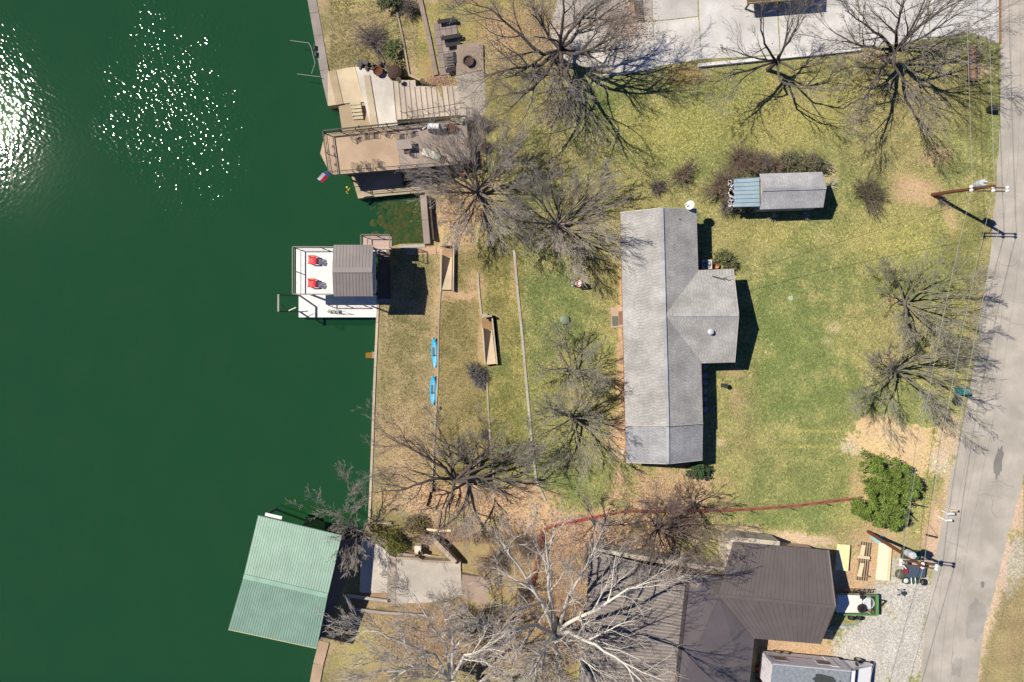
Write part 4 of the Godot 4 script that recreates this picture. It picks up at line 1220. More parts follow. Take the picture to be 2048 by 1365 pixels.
func build_green_boathouse() -> void:
	rng.seed = 61
	var e := .6
	var rd := 1.35
	var A := P(516, 1032, e)
	var B := P(683, 1072, e)
	var Cc := P(633, 1298, e)
	var D := P(456, 1260, e)
	var r0 := P(487, 1153, rd)
	var r1 := P(655, 1192, rd)
	var t := thing("boathouse", "large boathouse with pale green ribbed metal roof", "boathouse", P(570, 1165, WATER))
	var up := C(158, 190, 174)
	var lo := C(150, 184, 168)
	var roof := part(t, "roof", quads([[B, r1, r0, A, up]]), M.metal)
	part(t, "roof_slope", quads([[D, r0, r1, Cc, lo]]), M.metal)
	var sm := MB.new()
	seams(sm, A, B, r1, r0, .235, .028, .014, C(108, 146, 132))
	seams(sm, D, Cc, r1, r0, .235, .028, .014, C(100, 138, 124))
	part(roof, "roof_ribs", sm, M.metal, "stuff")
	part(roof, "ridge_cap", MB.new().beam(r0 + Vector3(0, .04, 0), r1 + Vector3(0, .04, 0), .42, .05, C(156, 194, 178)), M.metal)
	part(roof, "edge_trim", MB.new().beam(D - Vector3(0, .06, 0), Cc - Vector3(0, .06, 0), .06, .14, C(214, 206, 160)).beam(A - Vector3(0, .06, 0), B - Vector3(0, .06, 0), .06, .14, C(120, 160, 146)), M.plain)
	for q in [A, B, Cc, D, (A + B) * .5, (Cc + D) * .5]:
		var p: Vector3 = q.lerp((r0 + r1) * .5, .06)
		part(t, "post", MB.new().beam(Vector3(p.x, -5.6, p.z), Vector3(p.x, e + .02, p.z), .18, .18, C(80, 80, 84)), M.plain)
	part(t, "white_panel", MB.new().box((A.lerp(B, .16)) + Vector3(.05, -.4, -.16), Vector3(1.6, .06, .3), C(244, 244, 244), Basis(Vector3.UP, -.23)), M.plain)
	slab(t, "walkway", [[520, 1045], [690, 1086], [688, 1106], [516, 1064]], DOCK, DOCK - .3, C(120, 116, 130), M.conc)
	slab(t, "shore_slab", [[676, 1085], [722, 1078], [716, 1200], [650, 1290], [632, 1290]], DOCK, -4.6, C(150, 134, 128), M.conc)
	part(t, "beam", MB.new().beam(r0 - Vector3(0, .2, 0), r1 - Vector3(0, .2, 0), .12, .25, C(90, 86, 80)), M.wood)
	# shore concrete
	var pd := thing("shore_patio", "pale concrete landing and patio behind the green boathouse", "patio", P(800, 1150, -2.6))
	slab(pd, "landing", [[722, 1079], [745, 1085], [778, 1102], [774, 1187], [719, 1186]], -2.5, -4.6, C(238, 230, 218), M.conc)
	slab(pd, "threshold", [[719, 1187], [774, 1187.5], [773, 1200], [716, 1196]], -2.55, -4.0, C(198, 164, 130), M.conc)
	slab(pd, "strip", [[779, 1103], [792, 1113], [790, 1210], [774, 1203], [774.5, 1187]], -2.46, -4.0, C(200, 188, 174), M.conc)
	slab(pd, "patio_slab", [[793, 1118], [838, 1118], [842, 1122], [921, 1128], [924, 1190], [860, 1206], [791, 1208]], -2.32, -4.0, C(220, 212, 202), M.conc)
	slab(pd, "upper_slab", [[924, 1150], [1010, 1160], [1040, 1190], [960, 1212], [924, 1196]], -1.75, -3.5, C(186, 166, 150), M.conc)
	for q in [[[780, 1112], [793, 1118]], [[793, 1116], [838, 1118]], [[838, 1118], [845, 1122]], [[845, 1122], [922, 1126]]]:
		part(pd, "back_wall", MB.new().beam(P(q[0][0], q[0][1] - 2, -2.0), P(q[1][0], q[1][1] - 2, -2.0), .22, .8, vary(C(196, 180, 160), .05)), M.conc)
	part(pd, "cap", MB.new().beam(P(780, 1107, -2.05), P(830, 1113, -2.05), .35, .1, C(176, 170, 164)), M.conc)
	# low dinghy ramp
	var rp := thing("boat_slip", "narrow concrete boat slip with white rounded kerbs", "boat slip", P(740, 1208, -2.9))
	slab(rp, "slip_floor", [[696, 1198], [790, 1208], [850, 1222], [790, 1226], [703, 1222], [690, 1216]], -2.62, -4.4, C(196, 170, 142), M.conc)
	part(rp, "kerb", MB.new().path([P(695, 1192, -2.3), P(710, 1194, -2.3), P(775, 1203, -2.25)], .17, C(214, 208, 202), 8), M.conc)
	part(rp, "kerb", MB.new().path([P(703, 1218, -2.3), P(765, 1226, -2.3), P(850, 1232, -2.2)], .15, C(196, 190, 182), 8), M.conc)
	part(rp, "end_kerb", MB.new().path([P(695, 1192, -2.3), P(703, 1218, -2.3)], .12, C(236, 234, 230), 8), M.conc)
	slab(rp, "apron", [[688, 1186], [712, 1188], [703, 1216], [689, 1214]], -2.68, -4.4, C(130, 136, 150), M.conc)
	wall("south_lake_wall", "plain tan concrete lake wall below the green boathouse", [[648, 1284], [636, 1330], [626, 1385]], -2.5, -5.2, 1.0, C(212, 184, 158))
	wall("stone_kerb", "short pale stone kerb in the weeds at the lake wall corner", [[737, 1047], [783, 1047]], -2.35, -2.9, .16, C(206, 196, 176), "kerb")
	# logs and litter on the bank
	single("peeled_log", MB.new().path([P(853, 1059, -1.85), P(872, 1062, -1.85), P(902, 1062, -1.8)], .15, C(240, 222, 186), 8), M.plain, "bare pale log lying above the angled stone wall", "log", P(878, 1061, -2.0))
	var lw := thing("stone_wall", "slanting weathered stone wall on the leafy bank", "wall", P(890, 1095, -2.0))
	for k in 7:
		var a := P(864, 1074, -1.75).lerp(P(912, 1124, -1.6), k / 7.0)
		var b := P(864, 1074, -1.75).lerp(P(912, 1124, -1.6), (k + .96) / 7.0)
		part(lw, "stone", MB.new().beam(a, b, .42, .8, vary(C(206, 190, 168), .1)), M.conc)
	single("utility_sink", MB.new().box(P(836, 1097, -2.0), Vector3(.62, .5, .55), C(238, 226, 206)).box(P(834, 1105, -2.1), Vector3(.4, .4, .3), C(220, 200, 170)), M.plain, "cream box with white rim standing on the patio back wall", "box", P(836, 1100, -2.3))
	single("round_pail", MB.new().lathe(P(841, 1106, -1.75), [[0, -.3], [.2, -.3], [.24, .1], [.2, .1], [.18, -.1], [0, -.1]], 12, C(70, 72, 72)), M.plain, "dark round pail with pale inside beside the cream box", "pail", P(841, 1106, -2.0))
	single("tool_handle", MB.new().rod(P(808, 1103, -1.9), P(832, 1108, -1.9), .03, C(190, 120, 70)), M.wood, "thin orange wooden handle lying by the cream box", "tool", P(820, 1105, -2.0))
	single("white_stick", MB.new().rod(P(846, 1109, -1.85), P(862, 1112, -1.85), .04, C(240, 232, 220)), M.wood, "short white stick lying by the round pail", "stick", P(854, 1110, -2.0))

func quads(l: Array) -> MB:
	var mb := MB.new()
	for q in l: mb.quad(q[0], q[1], q[2], q[3], q[4])
	return mb

# ---------------------------------------------------------------- houses
func build_house() -> void:
	rng.seed = 71
	var e := 2.6
	var rd := 3.9
	var col := C(208, 208, 206)
	var t := thing("main_house", "low L-shaped house with grey shingle roof on the green lawn", "house", P(1330, 670, 0))
	# main range, long axis up and down the picture
	var A := P(1241, 425, e)
	var B := P(1393, 418, e)
	var Cc := P(1406, 848, e)
	var D := P(1251, 851, e)
	var r0 := (A + B) * .5
	var r1 := (D + Cc) * .5
	r0.y = rd
	r1.y = rd
	# wing
	var W0 := P(1396, 541, e)
	var W1 := P(1467, 538, e)
	var W2 := P(1470, 725, e)
	var W3 := P(1403, 727, e)
	var q0 := r0.lerp(r1, .49)
	q0.y = rd - .02
	var q1 := (W1 + W2) * .5
	q1.y = rd - .02
	# lower range at the south end
	var e2 := 2.38
	var S0 := P(1251, 851, e2)
	var S1 := P(1406, 848, e2)
	var S2 := P(1405, 921, e2)
	var S3 := P(1253, 926, e2)
	var s0 := (S0 + S1) * .5
	var s1 := (S3 + S2) * .5
	s0.y = rd - .25
	s1.y = rd - .25
	var under := C(96, 98, 102)
	var deck := MB.new()
	for q in [[A, D, r1, r0], [Cc, B, r0, r1], [W1, W0, q0, q1], [W3, W2, q1, q0], [S0, S3, s1, s0], [S2, S1, s0, s1]]:
		var dn := Vector3(0, -.07, 0)
		deck.quad(q[0] + dn, q[1] + dn, q[2] + dn, q[3] + dn, under)
	var roof := part(t, "roof", deck, M.shingle)
	var sh := MB.new()
	for q in [[A, D, r1, r0], [B, Cc, r1, r0], [W0, W1, q1, q0], [W3, W2, q1, q0], [S0, S3, s1, s0], [S1, S2, s1, s0]]:
		shingles(sh, q[0], q[1], q[2], q[3], col if q[0].y > e - .1 else C(190, 193, 200))
	part(roof, "shingle_courses", sh, M.shingle, "stuff")
	for q in [[r0, r1], [q0.lerp(q1, .12), q1], [s0, s1]]:
		var cap := MB.new()
		var a: Vector3 = q[0]
		var b: Vector3 = q[1]
		var m := int(a.distance_to(b) / .2)
		for k in m: cap.beam(a.lerp(b, k / float(m)) + Vector3(0, .045, 0), a.lerp(b, (k + 1.0) / m) + Vector3(0, .035, 0), .3, .025, vary(C(212, 216, 222), .06))
		part(roof, "ridge_cap", cap, M.shingle)
	for q in [[A, D], [B, W0], [W0, W1], [W2, W3], [W3, Cc], [S0, S3], [S1, S2]]:
		part(roof, "fascia", MB.new().beam(q[0] - Vector3(0, .07, 0), q[1] - Vector3(0, .07, 0), .04, .12, C(160, 92, 82)), M.plain)
	for q in [[A, r0], [r0, B], [D, r1], [r1, Cc], [W1, q1], [q1, W2], [S3, s1], [s1, S2]]:
		part(roof, "rake_board", MB.new().beam(q[0] - Vector3(0, .08, 0), q[1] - Vector3(0, .08, 0), .05, .18, C(200, 196, 190)), M.plain)
	var brick := C(166, 120, 100)
	gable_walls(t, [A, B, Cc, D], e, r0, r1, 0, brick)
	gable_walls(t, [W1, W2, W3, W0], e, q1, q0, 0, brick)
	gable_walls(t, [S0, S1, S2, S3], e2, s0, s1, 0, brick)
	# windows and doors in the outer walls
	for q in [[1384, 450, 0], [1384, 500, 0], [1460, 590, 0], [1461, 680, 0], [1396, 780, 0], [1396, 890, 0], [1260, 480, 1], [1263, 600, 1], [1265, 700, 1], [1267, 800, 1]]:
		var p := P(q[0], q[1], 1.4)
		var x := 1.0 if q[2] == 0 else -1.0
		var win := part(t, "window", MB.new().box(p + Vector3(x * .02, 0, 0), Vector3(.1, 1.1, 1.3), C(236, 234, 228)), M.plain)
		part(win, "pane", MB.new().box(p + Vector3(x * .06, 0, 0), Vector3(.06, .95, 1.15), Color.WHITE), M.glass)
	part(t, "door", MB.new().box(P(1262, 640, 1.05), Vector3(.12, 2.0, .95), C(230, 226, 220)), M.plain)
	# roof fittings
	var vent := part(roof, "roof_vent", MB.new().lathe(P(1421, 664, 3.55), [[.2, -.3], [.2, .12], [.27, .14], [.25, .22], [.12, .27], [0, .28]], 16, C(216, 226, 230)), M.metal)
	for q in [[1359, 438, 3.45], [1455, 617, 3.6], [1371, 762, 3.3]]:
		part(roof, "vent_pipe", MB.new().rod(P(q[0], q[1], q[2] - .35), P(q[0], q[1], q[2] - .05), .05, C(96, 98, 100)), M.plain)
	var mast := P(1447, 557, 2.9)
	part(roof, "service_mast", MB.new().rod(mast, mast + Vector3(.03, .75, 0), .04, C(90, 96, 100)), M.plain)
	part(roof, "mast_crossbar", MB.new().beam(P(1424, 552, 3.05), P(1447, 558, 3.25), .06, .06, C(70, 74, 80)), M.plain)
	# satellite dish on the gable corner
	var ds := part(t, "satellite_dish", dish(P(1381, 411, 3.2), Vector3(-.55, .75, -.1).normalized(), .42, C(226, 232, 226)), M.plain)
	part(ds, "mount", MB.new().path([P(1385, 422, 2.6), P(1384, 417, 2.9), P(1381, 411, 3.15)], .03, C(120, 124, 124)), M.plain)
	part(ds, "feed_arm", MB.new().path([P(1381, 411, 3.15), P(1372, 409, 3.5)], .025, C(214, 216, 210)), M.plain)
	part(ds, "receiver", MB.new().box(P(1371, 408.5, 3.52), Vector3(.14, .1, .1), C(220, 220, 214)), M.plain)
	# entry pad
	var pd := thing("entry_pad", "small concrete entry pad with dark doormat beside the house", "patio", P(1235, 635, 0))
	slab(pd, "pad_slab", [[1222, 616], [1256, 615], [1257, 655], [1223, 656]], .1, -.2, C(226, 204, 176), M.conc)
	slab(pd, "brick_step", [[1237, 623], [1256, 622], [1257, 648], [1238, 649]], .18, .1, C(146, 110, 92), M.plain)
	var mat_ := slab(pd, "doormat", [[1224, 633], [1236.5, 632.6], [1237, 652], [1225, 652.5]], .115, .1, C(104, 108, 104), M.cloth)
	# AC unit
	var ac := thing("air_conditioner", "square white air conditioning unit half in the house shade", "air conditioner", P(1409, 531, 0))
	var ap := P(1409, 531, 0)
	part(ac, "pad", MB.new().box(ap + Vector3(0, .05, 0), Vector3(1.15, .12, 1.0), C(190, 186, 180)), M.conc)
	part(ac, "cabinet", MB.new().box(ap + Vector3(0, .48, 0), Vector3(.95, .75, .85), C(216, 216, 214)), M.plain)
	part(ac, "fan_ring", MB.new().lathe(ap + Vector3(0, .86, 0), [[.36, 0], [.36, .05], [.31, .05], [.31, .01]], 20, C(90, 96, 104)), M.plain)
	var gl := MB.new()
	for k in 12:
		var a := TAU * k / 12
		gl.beam(ap + Vector3(0, .9, 0), ap + Vector3(cos(a) * .33, .9, sin(a) * .33), .015, .012, C(150, 156, 160))
	part(ac, "grille", gl, M.steel)
	for k in 4:
		var a := TAU * k / 4 + .4
		part(ac, "fan_blade", MB.new().beam(ap + Vector3(0, .87, 0), ap + Vector3(cos(a) * .29, .875, sin(a) * .29), .14, .01, C(60, 66, 76)), M.plain)
	single("clay_pot", MB.new().lathe(P(1431, 533, 0), [[0, .02], [.18, .02], [.26, .36], [.22, .36], [.18, .28], [0, .26]], 14, C(216, 150, 110)), M.plain, "terracotta pot beside the air conditioner under a shrub", "pot", P(1431, 533, 0))
	# stepping stones in the shade
	for k in 6:
		var p := P(1411 - (1 if k < 2 else 0), [734, 752, 766, 783, 800, 819][k], 0)
		single("stepping_stone", MB.new().lathe(p, [[.24, 0], [.24, .05], [.21, .06], [0, .06]], 18, vary(C(186, 186, 200), .06)), M.conc, ["round stepping stone nearest the inner corner of the house", "second round stepping stone from the house's inner corner", "third round stepping stone beside the house wall", "fourth round stepping stone beside the house wall", "fifth round stepping stone beside the house wall", "last round stepping stone farthest from the inner corner"][k], "stepping stone", p, "stepping stones in the house shade")
	# small things on the lawns
	var bq := thing("lawn_tap", "small dark hose stand casting a shadow on the lawn", "hose stand", P(1446, 771, 0))
	var bp := P(1446, 771, 0)
	part(bq, "post", MB.new().rod(bp, bp + Vector3(0, .75, 0), .05, C(110, 130, 120)), M.plain)
	part(bq, "reel", MB.new().lathe(bp + Vector3(.08, .55, 0), [[0, 0], [.2, 0], [.22, .05], [.22, .16], [.2, .2], [0, .2]], 14, C(58, 66, 62)), M.plain)
	part(bq, "base", MB.new().box(bp + Vector3(.05, .06, 0), Vector3(.5, .1, .34), C(60, 64, 62)), M.plain)
	single("septic_lid", MB.new().lathe(P(1129, 640, 0), [[.46, 0], [.46, .2], [.42, .26], [.25, .33], [0, .36]], 24, C(126, 142, 116)), M.plain, "round green-grey septic lid rising from the lawn", "lid", P(1129, 640, 0))
	single("meter_lid", MB.new().lathe(P(1582, 597, 0), [[.24, 0], [.24, .05], [.2, .07], [0, .075]], 18, C(176, 200, 168)), M.plain, "small flat pale green meter lid in the front lawn", "lid", P(1582, 597, 0))
	single("yard_light", MB.new().lathe(P(1244, 902, 0), [[.05, 0], [.05, .6], [.14, .62], [.16, .75], [.06, .84], [0, .85]], 12, C(236, 236, 232)), M.plain, "small white yard light at the southwest house corner", "garden light", P(1244, 902, 0))

func dish(o: Vector3, ax: Vector3, r: float, col: Color) -> MB:
	var s := ax.cross(Vector3.UP).normalized()
	var u := s.cross(ax).normalized()
	var mb := MB.new()
	for k in 4:
		for a in 20:
			var q := []
			for e in [[0, 0], [1, 0], [1, 1], [0, 1]]:
				var rr: float = (k + e[0]) / 4.0
				var an: float = TAU * (a + e[1]) / 20
				q.append(o + (s * cos(an) + u * sin(an)) * r * rr + ax * rr * rr * .12)
			mb.quad(q[0], q[1], q[2], q[3], col)
	return mb

func build_shed() -> void:
	rng.seed = 81
	var e := 2.3
	var rd := 3.0
	var A := P(1519, 348, e)
	var B := P(1645, 344, e)
	var Cc := P(1647, 415, e)
	var D := P(1520, 419, e)
	var r0 := (A + D) * .5
	var r1 := (B + Cc) * .5
	r0.y = rd
	r1.y = rd
	var t := thing("garden_shed", "garden shed with grey shingles and pale blue lean-to roof", "shed", P(1575, 385, 0))
	var roof := part(t, "roof", quads([[B, r1, r0, A, C(96, 98, 102)], [D, r0, r1, Cc, C(96, 98, 102)]]), M.shingle)
	var sh := MB.new()
	shingles(sh, A, B, r1, r0, C(206, 208, 214))
	shingles(sh, D, Cc, r1, r0, C(208, 210, 216))
	part(roof, "shingle_courses", sh, M.shingle, "stuff")
	part(roof, "ridge_cap", MB.new().beam(r0 + Vector3(0, .04, 0), r1 + Vector3(0, .04, 0), .26, .025, C(190, 192, 200)), M.shingle)
	gable_walls(t, [A, D, Cc, B], e, r0, r1, 0, C(180, 176, 170), .25)
	# lean-to
	var L := 2.25
	var a := P(1468, 358, L)
	var b := P(1519, 355, L)
	var c := P(1520, 413, L)
	var d := P(1469, 414, L)
	var lt := part(t, "lean_to_roof", MB.new().prism(PackedVector2Array([Vector2(a.x, a.z), Vector2(b.x, b.z), Vector2(c.x, c.z), Vector2(d.x, d.z)]), L - .05, L, C(176, 200, 212)), M.metal)
	for k in 8:
		var f := k / 7.0
		part(lt, "panel_seam", MB.new().beam(a.lerp(d, f) + Vector3(0, .02, 0), b.lerp(c, f) + Vector3(0, .02, 0), .04, .04, C(128, 160, 180)), M.metal)
	var ft := MB.new()
	for k in 70:
		ft.box(P(rng.randf_range(1458, 1469), rng.randf_range(362, 413), L - .02), Vector3(.2, .03, .16), vary(C(226, 228, 230), .1), Basis(Vector3.UP, rng.randf() * 3.0))
	part(lt, "torn_edge", ft, M.plain, "stuff")
	for q in [[1474, 360], [1474, 411], [1512, 411]]:
		part(t, "post", MB.new().beam(P(q[0], q[1], L) * Vector3(1, 0, 1), P(q[0], q[1], L - .05), .1, .1, C(150, 140, 128)), M.wood)
	part(t, "door", MB.new().box(P(1540, 411, 1.0) + Vector3(0, 0, .02), Vector3(.9, 1.9, .12), C(120, 130, 150)), M.plain)

func build_neighbour() -> void:
	rng.seed = 91
	var e := 3.0
	var col := C(118, 111, 109)
	var dk := C(98, 90, 86)
	var t := thing("neighbour_house", "neighbouring house with dark brown ribbed metal roofs", "house", P(1450, 1230, 0))
	var A := P(1467, 1084, e)
	var B := P(1657, 1101, e)
	var Cc := P(1640, 1289, e)
	var D := P(1508, 1278, e)
	var r0 := P(1436, 1191, 4.6)
	var r1 := P(1671, 1214, 4.6)
	var rw := part(t, "roof", quads([[B, r1, r0, A, col], [D, r0, r1, Cc, C(124, 116, 113)]]), M.metal)
	var sm := MB.new()
	seams(sm, A, B, r1, r0, .32, .025, .012, dk)
	seams(sm, D, Cc, r1, r0, .32, .025, .012, dk)
	part(rw, "roof_ribs", sm, M.metal, "stuff")
	part(rw, "ridge_cap", MB.new().beam(r0 + Vector3(0, .03, 0), r1 + Vector3(0, .03, 0), .26, .03, C(119, 112, 110)), M.metal)
	part(rw, "rake_trim", MB.new().beam(B, r1, .08, .16, C(150, 146, 142)).beam(r1, Cc, .08, .16, C(110, 102, 98)), M.metal)
	# old range with weathered sheet roof
	var k0 := P(1376, 1150, 4.4)
	var k1 := P(1350, 1390, 4.4)
	var E0 := P(1182, 1103, e)
	var E1 := P(1154, 1390, e)
	var old := part(t, "weathered_roof", quads([[k0, E0, E1, k1, C(140, 133, 130)]]), M.metal)
	var so := MB.new()
	for k in 74:
		var f := k / 73.0
		so.beam(E0.lerp(E1, f) + Vector3(0, .02, 0), k0.lerp(k1, f) + Vector3(0, .02, 0), .06, .025, vary(C(172, 165, 161) if k % 2 == 0 else C(132, 125, 122), .16))
	part(old, "sheet_ribs", so, M.wood, "stuff")
	part(old, "ridge_flashing", MB.new().beam(k0 + Vector3(0, .04, 0), k1 + Vector3(0, .04, 0), .3, .06, C(92, 84, 82)), M.metal)
	var v0 := P(1468, 1152, 3.35)
	var v1 := P(1438, 1192, 4.3)
	var E2 := P(1509, 1279, 2.98)
	var E3 := P(1497, 1390, 2.98)
	var q := MB.new()
	var c2 := C(122, 115, 116)
	q.tri(k0, v1, v0, c2)
	q.tri(k0, k1, v1, c2)
	q.tri(k1, E3, v1, c2)
	q.tri(E3, E2, v1, c2)
	var sl := part(t, "roof_slope", q, M.metal)
	part(sl, "stove_pipe", MB.new().rod(P(1461, 1176, 3.6), P(1461, 1176, 4.2), .09, C(210, 210, 212), 10), M.metal)
	# walls under the eaves
	var wl := MB.new()
	var bc := C(196, 178, 158)
	for s in [[[1476, 1096], [1640, 1110]], [[1640, 1110], [1622, 1270]], [[1622, 1270], [1500, 1262]], [[1500, 1262], [1486, 1390]], [[1195, 1120], [1170, 1390]], [[1195, 1120], [1372, 1160]], [[1372, 1160], [1476, 1155]]]:
		var a := P(s[0][0], s[0][1], 2.8)
		var b := P(s[1][0], s[1][1], 2.8)
		wl.beam(Vector3(a.x, 1.35, a.z), Vector3(b.x, 1.35, b.z), .2, 2.9, bc)
	part(t, "wall", wl, M.plaster)
	part(t, "garage_door", MB.new().beam(P(1634, 1165, 2.4) * Vector3(1, 0, 1) + Vector3(0, 1.1, 0), P(1628, 1225, 2.4) * Vector3(1, 0, 1) + Vector3(0, 1.1, 0), .28, 2.1, C(220, 216, 208)), M.plain)
	wall("stone_parapet", "pale stone parapet wall along the dark brown roofs", [[1184, 1101], [1290, 1118], [1380, 1132], [1458, 1143]], 2.4, -.2, .42, C(234, 224, 208))
	wall("stone_parapet", "pale stone wall returning beside the dark metal roof corner", [[1462, 1150], [1459, 1086], [1478, 1081], [1560, 1089]], 2.5, -.2, .5, C(236, 226, 210))
	wall("stone_parapet", "ragged pale stone edge at the weathered roof's lake side", [[1180, 1104], [1168, 1170]], 2.4, -.4, .4, C(196, 178, 160))
	wall("timber_post_wall", "narrow timber kerb below the weathered roof corner", [[1166, 1210], [1158, 1262]], .35, -.4, .3, C(188, 158, 130), "kerb")
	# carport roof at the top of the frame
	var cp := thing("carport", "dark brown flat carport roof at the concrete drive", "carport", P(1570, -20, 0))
	part(cp, "roof", MB.new().prism(poly([[1496, 6], [1640, -6], [1644, -90], [1490, -80]], 1.7), 1.5, 1.7, C(112, 96, 84)), M.wood)
	part(cp, "fascia", MB.new().beam(P(1496, 7, 1.62), P(1640, -5, 1.62), .06, .26, C(176, 160, 110)), M.plain)
	for s in [[1502, 2], [1630, -6], [1566, -2]]:
		part(cp, "post", MB.new().beam(P(s[0], s[1], 1.5) * Vector3(1, 0, 1), P(s[0], s[1], 1.5), .14, .14, C(110, 98, 84)), M.wood)
	# stack of timber and boards by the drive
	var ps := thing("slatted_gate", "dark slatted gate lying beside the drive under the oak", "gate", P(1280, 20, .02))
	for k in 11:
		part(ps, "slat", MB.new().beam(P(1274 + k * .4, 2 + k * 3.8, .09), P(1284 + k * .4, 2 + k * 3.8, .09), .07, .03, vary(C(86, 74, 66), .1)), M.wood)
	for x in [1272, 1284]:
		part(ps, "stile", MB.new().beam(P(x, -4, .06), P(x + 4, 44, .06), .08, .05, C(86, 74, 66)), M.wood)
	single("driftwood_post", MB.new().beam(P(1262, -10, .12), P(1268, 34, .12), .3, .22, C(206, 168, 136)), M.wood, "thick pale timber lying at the drive under the oak", "timber", P(1265, 12, 0))
	single("porcelain_bowl", MB.new().lathe(P(1066, 150, 0), [[.12, 0], [.3, .1], [.36, .3], [.32, .3], [.25, .15], [0, .1]], 16, C(120, 116, 112)), M.rust, "round wire bird bath bowl under the big oak", "bowl", P(1066, 160, 0))

# ---------------------------------------------------------------- street side
func build_poles() -> void:
	rng.seed = 101
	var hp := 8.5
	var sets := [[[1865, 389], [1990, 372], [[1941, 374.5], [2013, 376]], [[1941, 381.5], [2013, 383]], "utility pole leaning over the road beside the front lawn"], [[1737, 1064], [1846, 1133], [[1801, 1121], [1872, 1131.5]], [[1800, 1128.5], [1871, 1138]], "utility pole standing over the dark utility cart"]]
	var ins := []
	for s in sets:
		var b := P(s[0][0], s[0][1], 0)
		var tp := P(s[1][0], s[1][1], hp)
		var t := thing("utility_pole", s[4], "utility pole", b, "utility poles along the road")
		var wood := C(124, 76, 56)
		part(t, "pole", MB.new().tube(PackedVector3Array([b - Vector3(0, .2, 0), b.lerp(tp, .5), tp]), PackedFloat32Array([.17, .15, .12]), 10, wood, true), M.wood)
		var row := []
		for a in [2, 3]:
			var p0 := P(s[a][0][0], s[a][0][1], hp - .35)
			var p1 := P(s[a][1][0], s[a][1][1], hp - .35)
			var arm := part(t, "crossarm", MB.new().beam(p0, p1, .09, .11, C(120, 88, 74)), M.wood)
			for f in [0.0, .61, 1.0]:
				var q := p0.lerp(p1, f)
				part(arm, "insulator", MB.new().lathe(q + Vector3(0, .05, 0), [[.05, 0], [.13, .04], [.09, .12], [.14, .16], [.06, .26], [0, .28]], 10, C(232, 236, 238)), M.gloss)
				if a == 2: row.append(q + Vector3(0, .3, 0))
		ins.append(row)
		var am := P(s[2][0][0], s[2][0][1], hp - .35).lerp(P(s[3][1][0], s[3][1][1], hp - .35), .5)
		part(t, "brace", MB.new().beam(b.lerp(tp, .84), P(s[2][0][0], s[2][0][1], hp - .35).lerp(P(s[2][1][0], s[2][1][1], hp - .35), .2), .05, .05, wood), M.wood)
		var tr := b.lerp(tp, .8) + Vector3(.0, 0, -.35)
		var tm := part(t, "transformer", MB.new().lathe(tr + Vector3(0, -.5, 0), [[.27, 0], [.3, .05], [.3, .85], [.26, .92], [0, .95]], 16, C(196, 206, 214)), M.plain)
		for k in 2: part(tm, "bushing", MB.new().lathe(tr + Vector3(-.1 + k * .2, .45, 0), [[.05, 0], [.07, .1], [.04, .22], [0, .24]], 8, C(220, 220, 224)), M.gloss)
	var wc := C(172, 177, 174)
	var names := ["lake-side", "middle", "road-side"]
	for k in 3:
		var n0: Vector3 = ins[0][k]
		var n1: Vector3 = ins[1][k]
		wire(n0 + Vector3(-1.0, 0, -62), n0, .5, wc, "%s power line running up from the upper utility pole" % names[k])
		wire(n0, n1, .7, wc, "%s power line spanning between the two utility poles" % names[k])
		wire(n1, n1 + Vector3(-10.5, 0, 42), .5, wc, "%s power line running down past the gravel lot" % names[k])
	wire(P(1960, 398, 7.2), P(1449, 556, 3.55), .8, C(92, 76, 62), "dark service cable sagging from pole to house mast")
	wire(P(1806, 1105, 6.6), P(1880, 640, 6.4), .5, C(120, 124, 122), "thin low telephone cable above the front verge")

func wire(a: Vector3, b: Vector3, sag: float, col: Color, label: String) -> void:
	var p := []
	for k in 21:
		var t := k / 20.0
		p.append(a.lerp(b, t) - Vector3(0, sag * 4.0 * t * (1 - t), 0))
	single("power_line", MB.new().path(p, .015, col, 5), M.plain, label, "cable", a, "overhead cables")

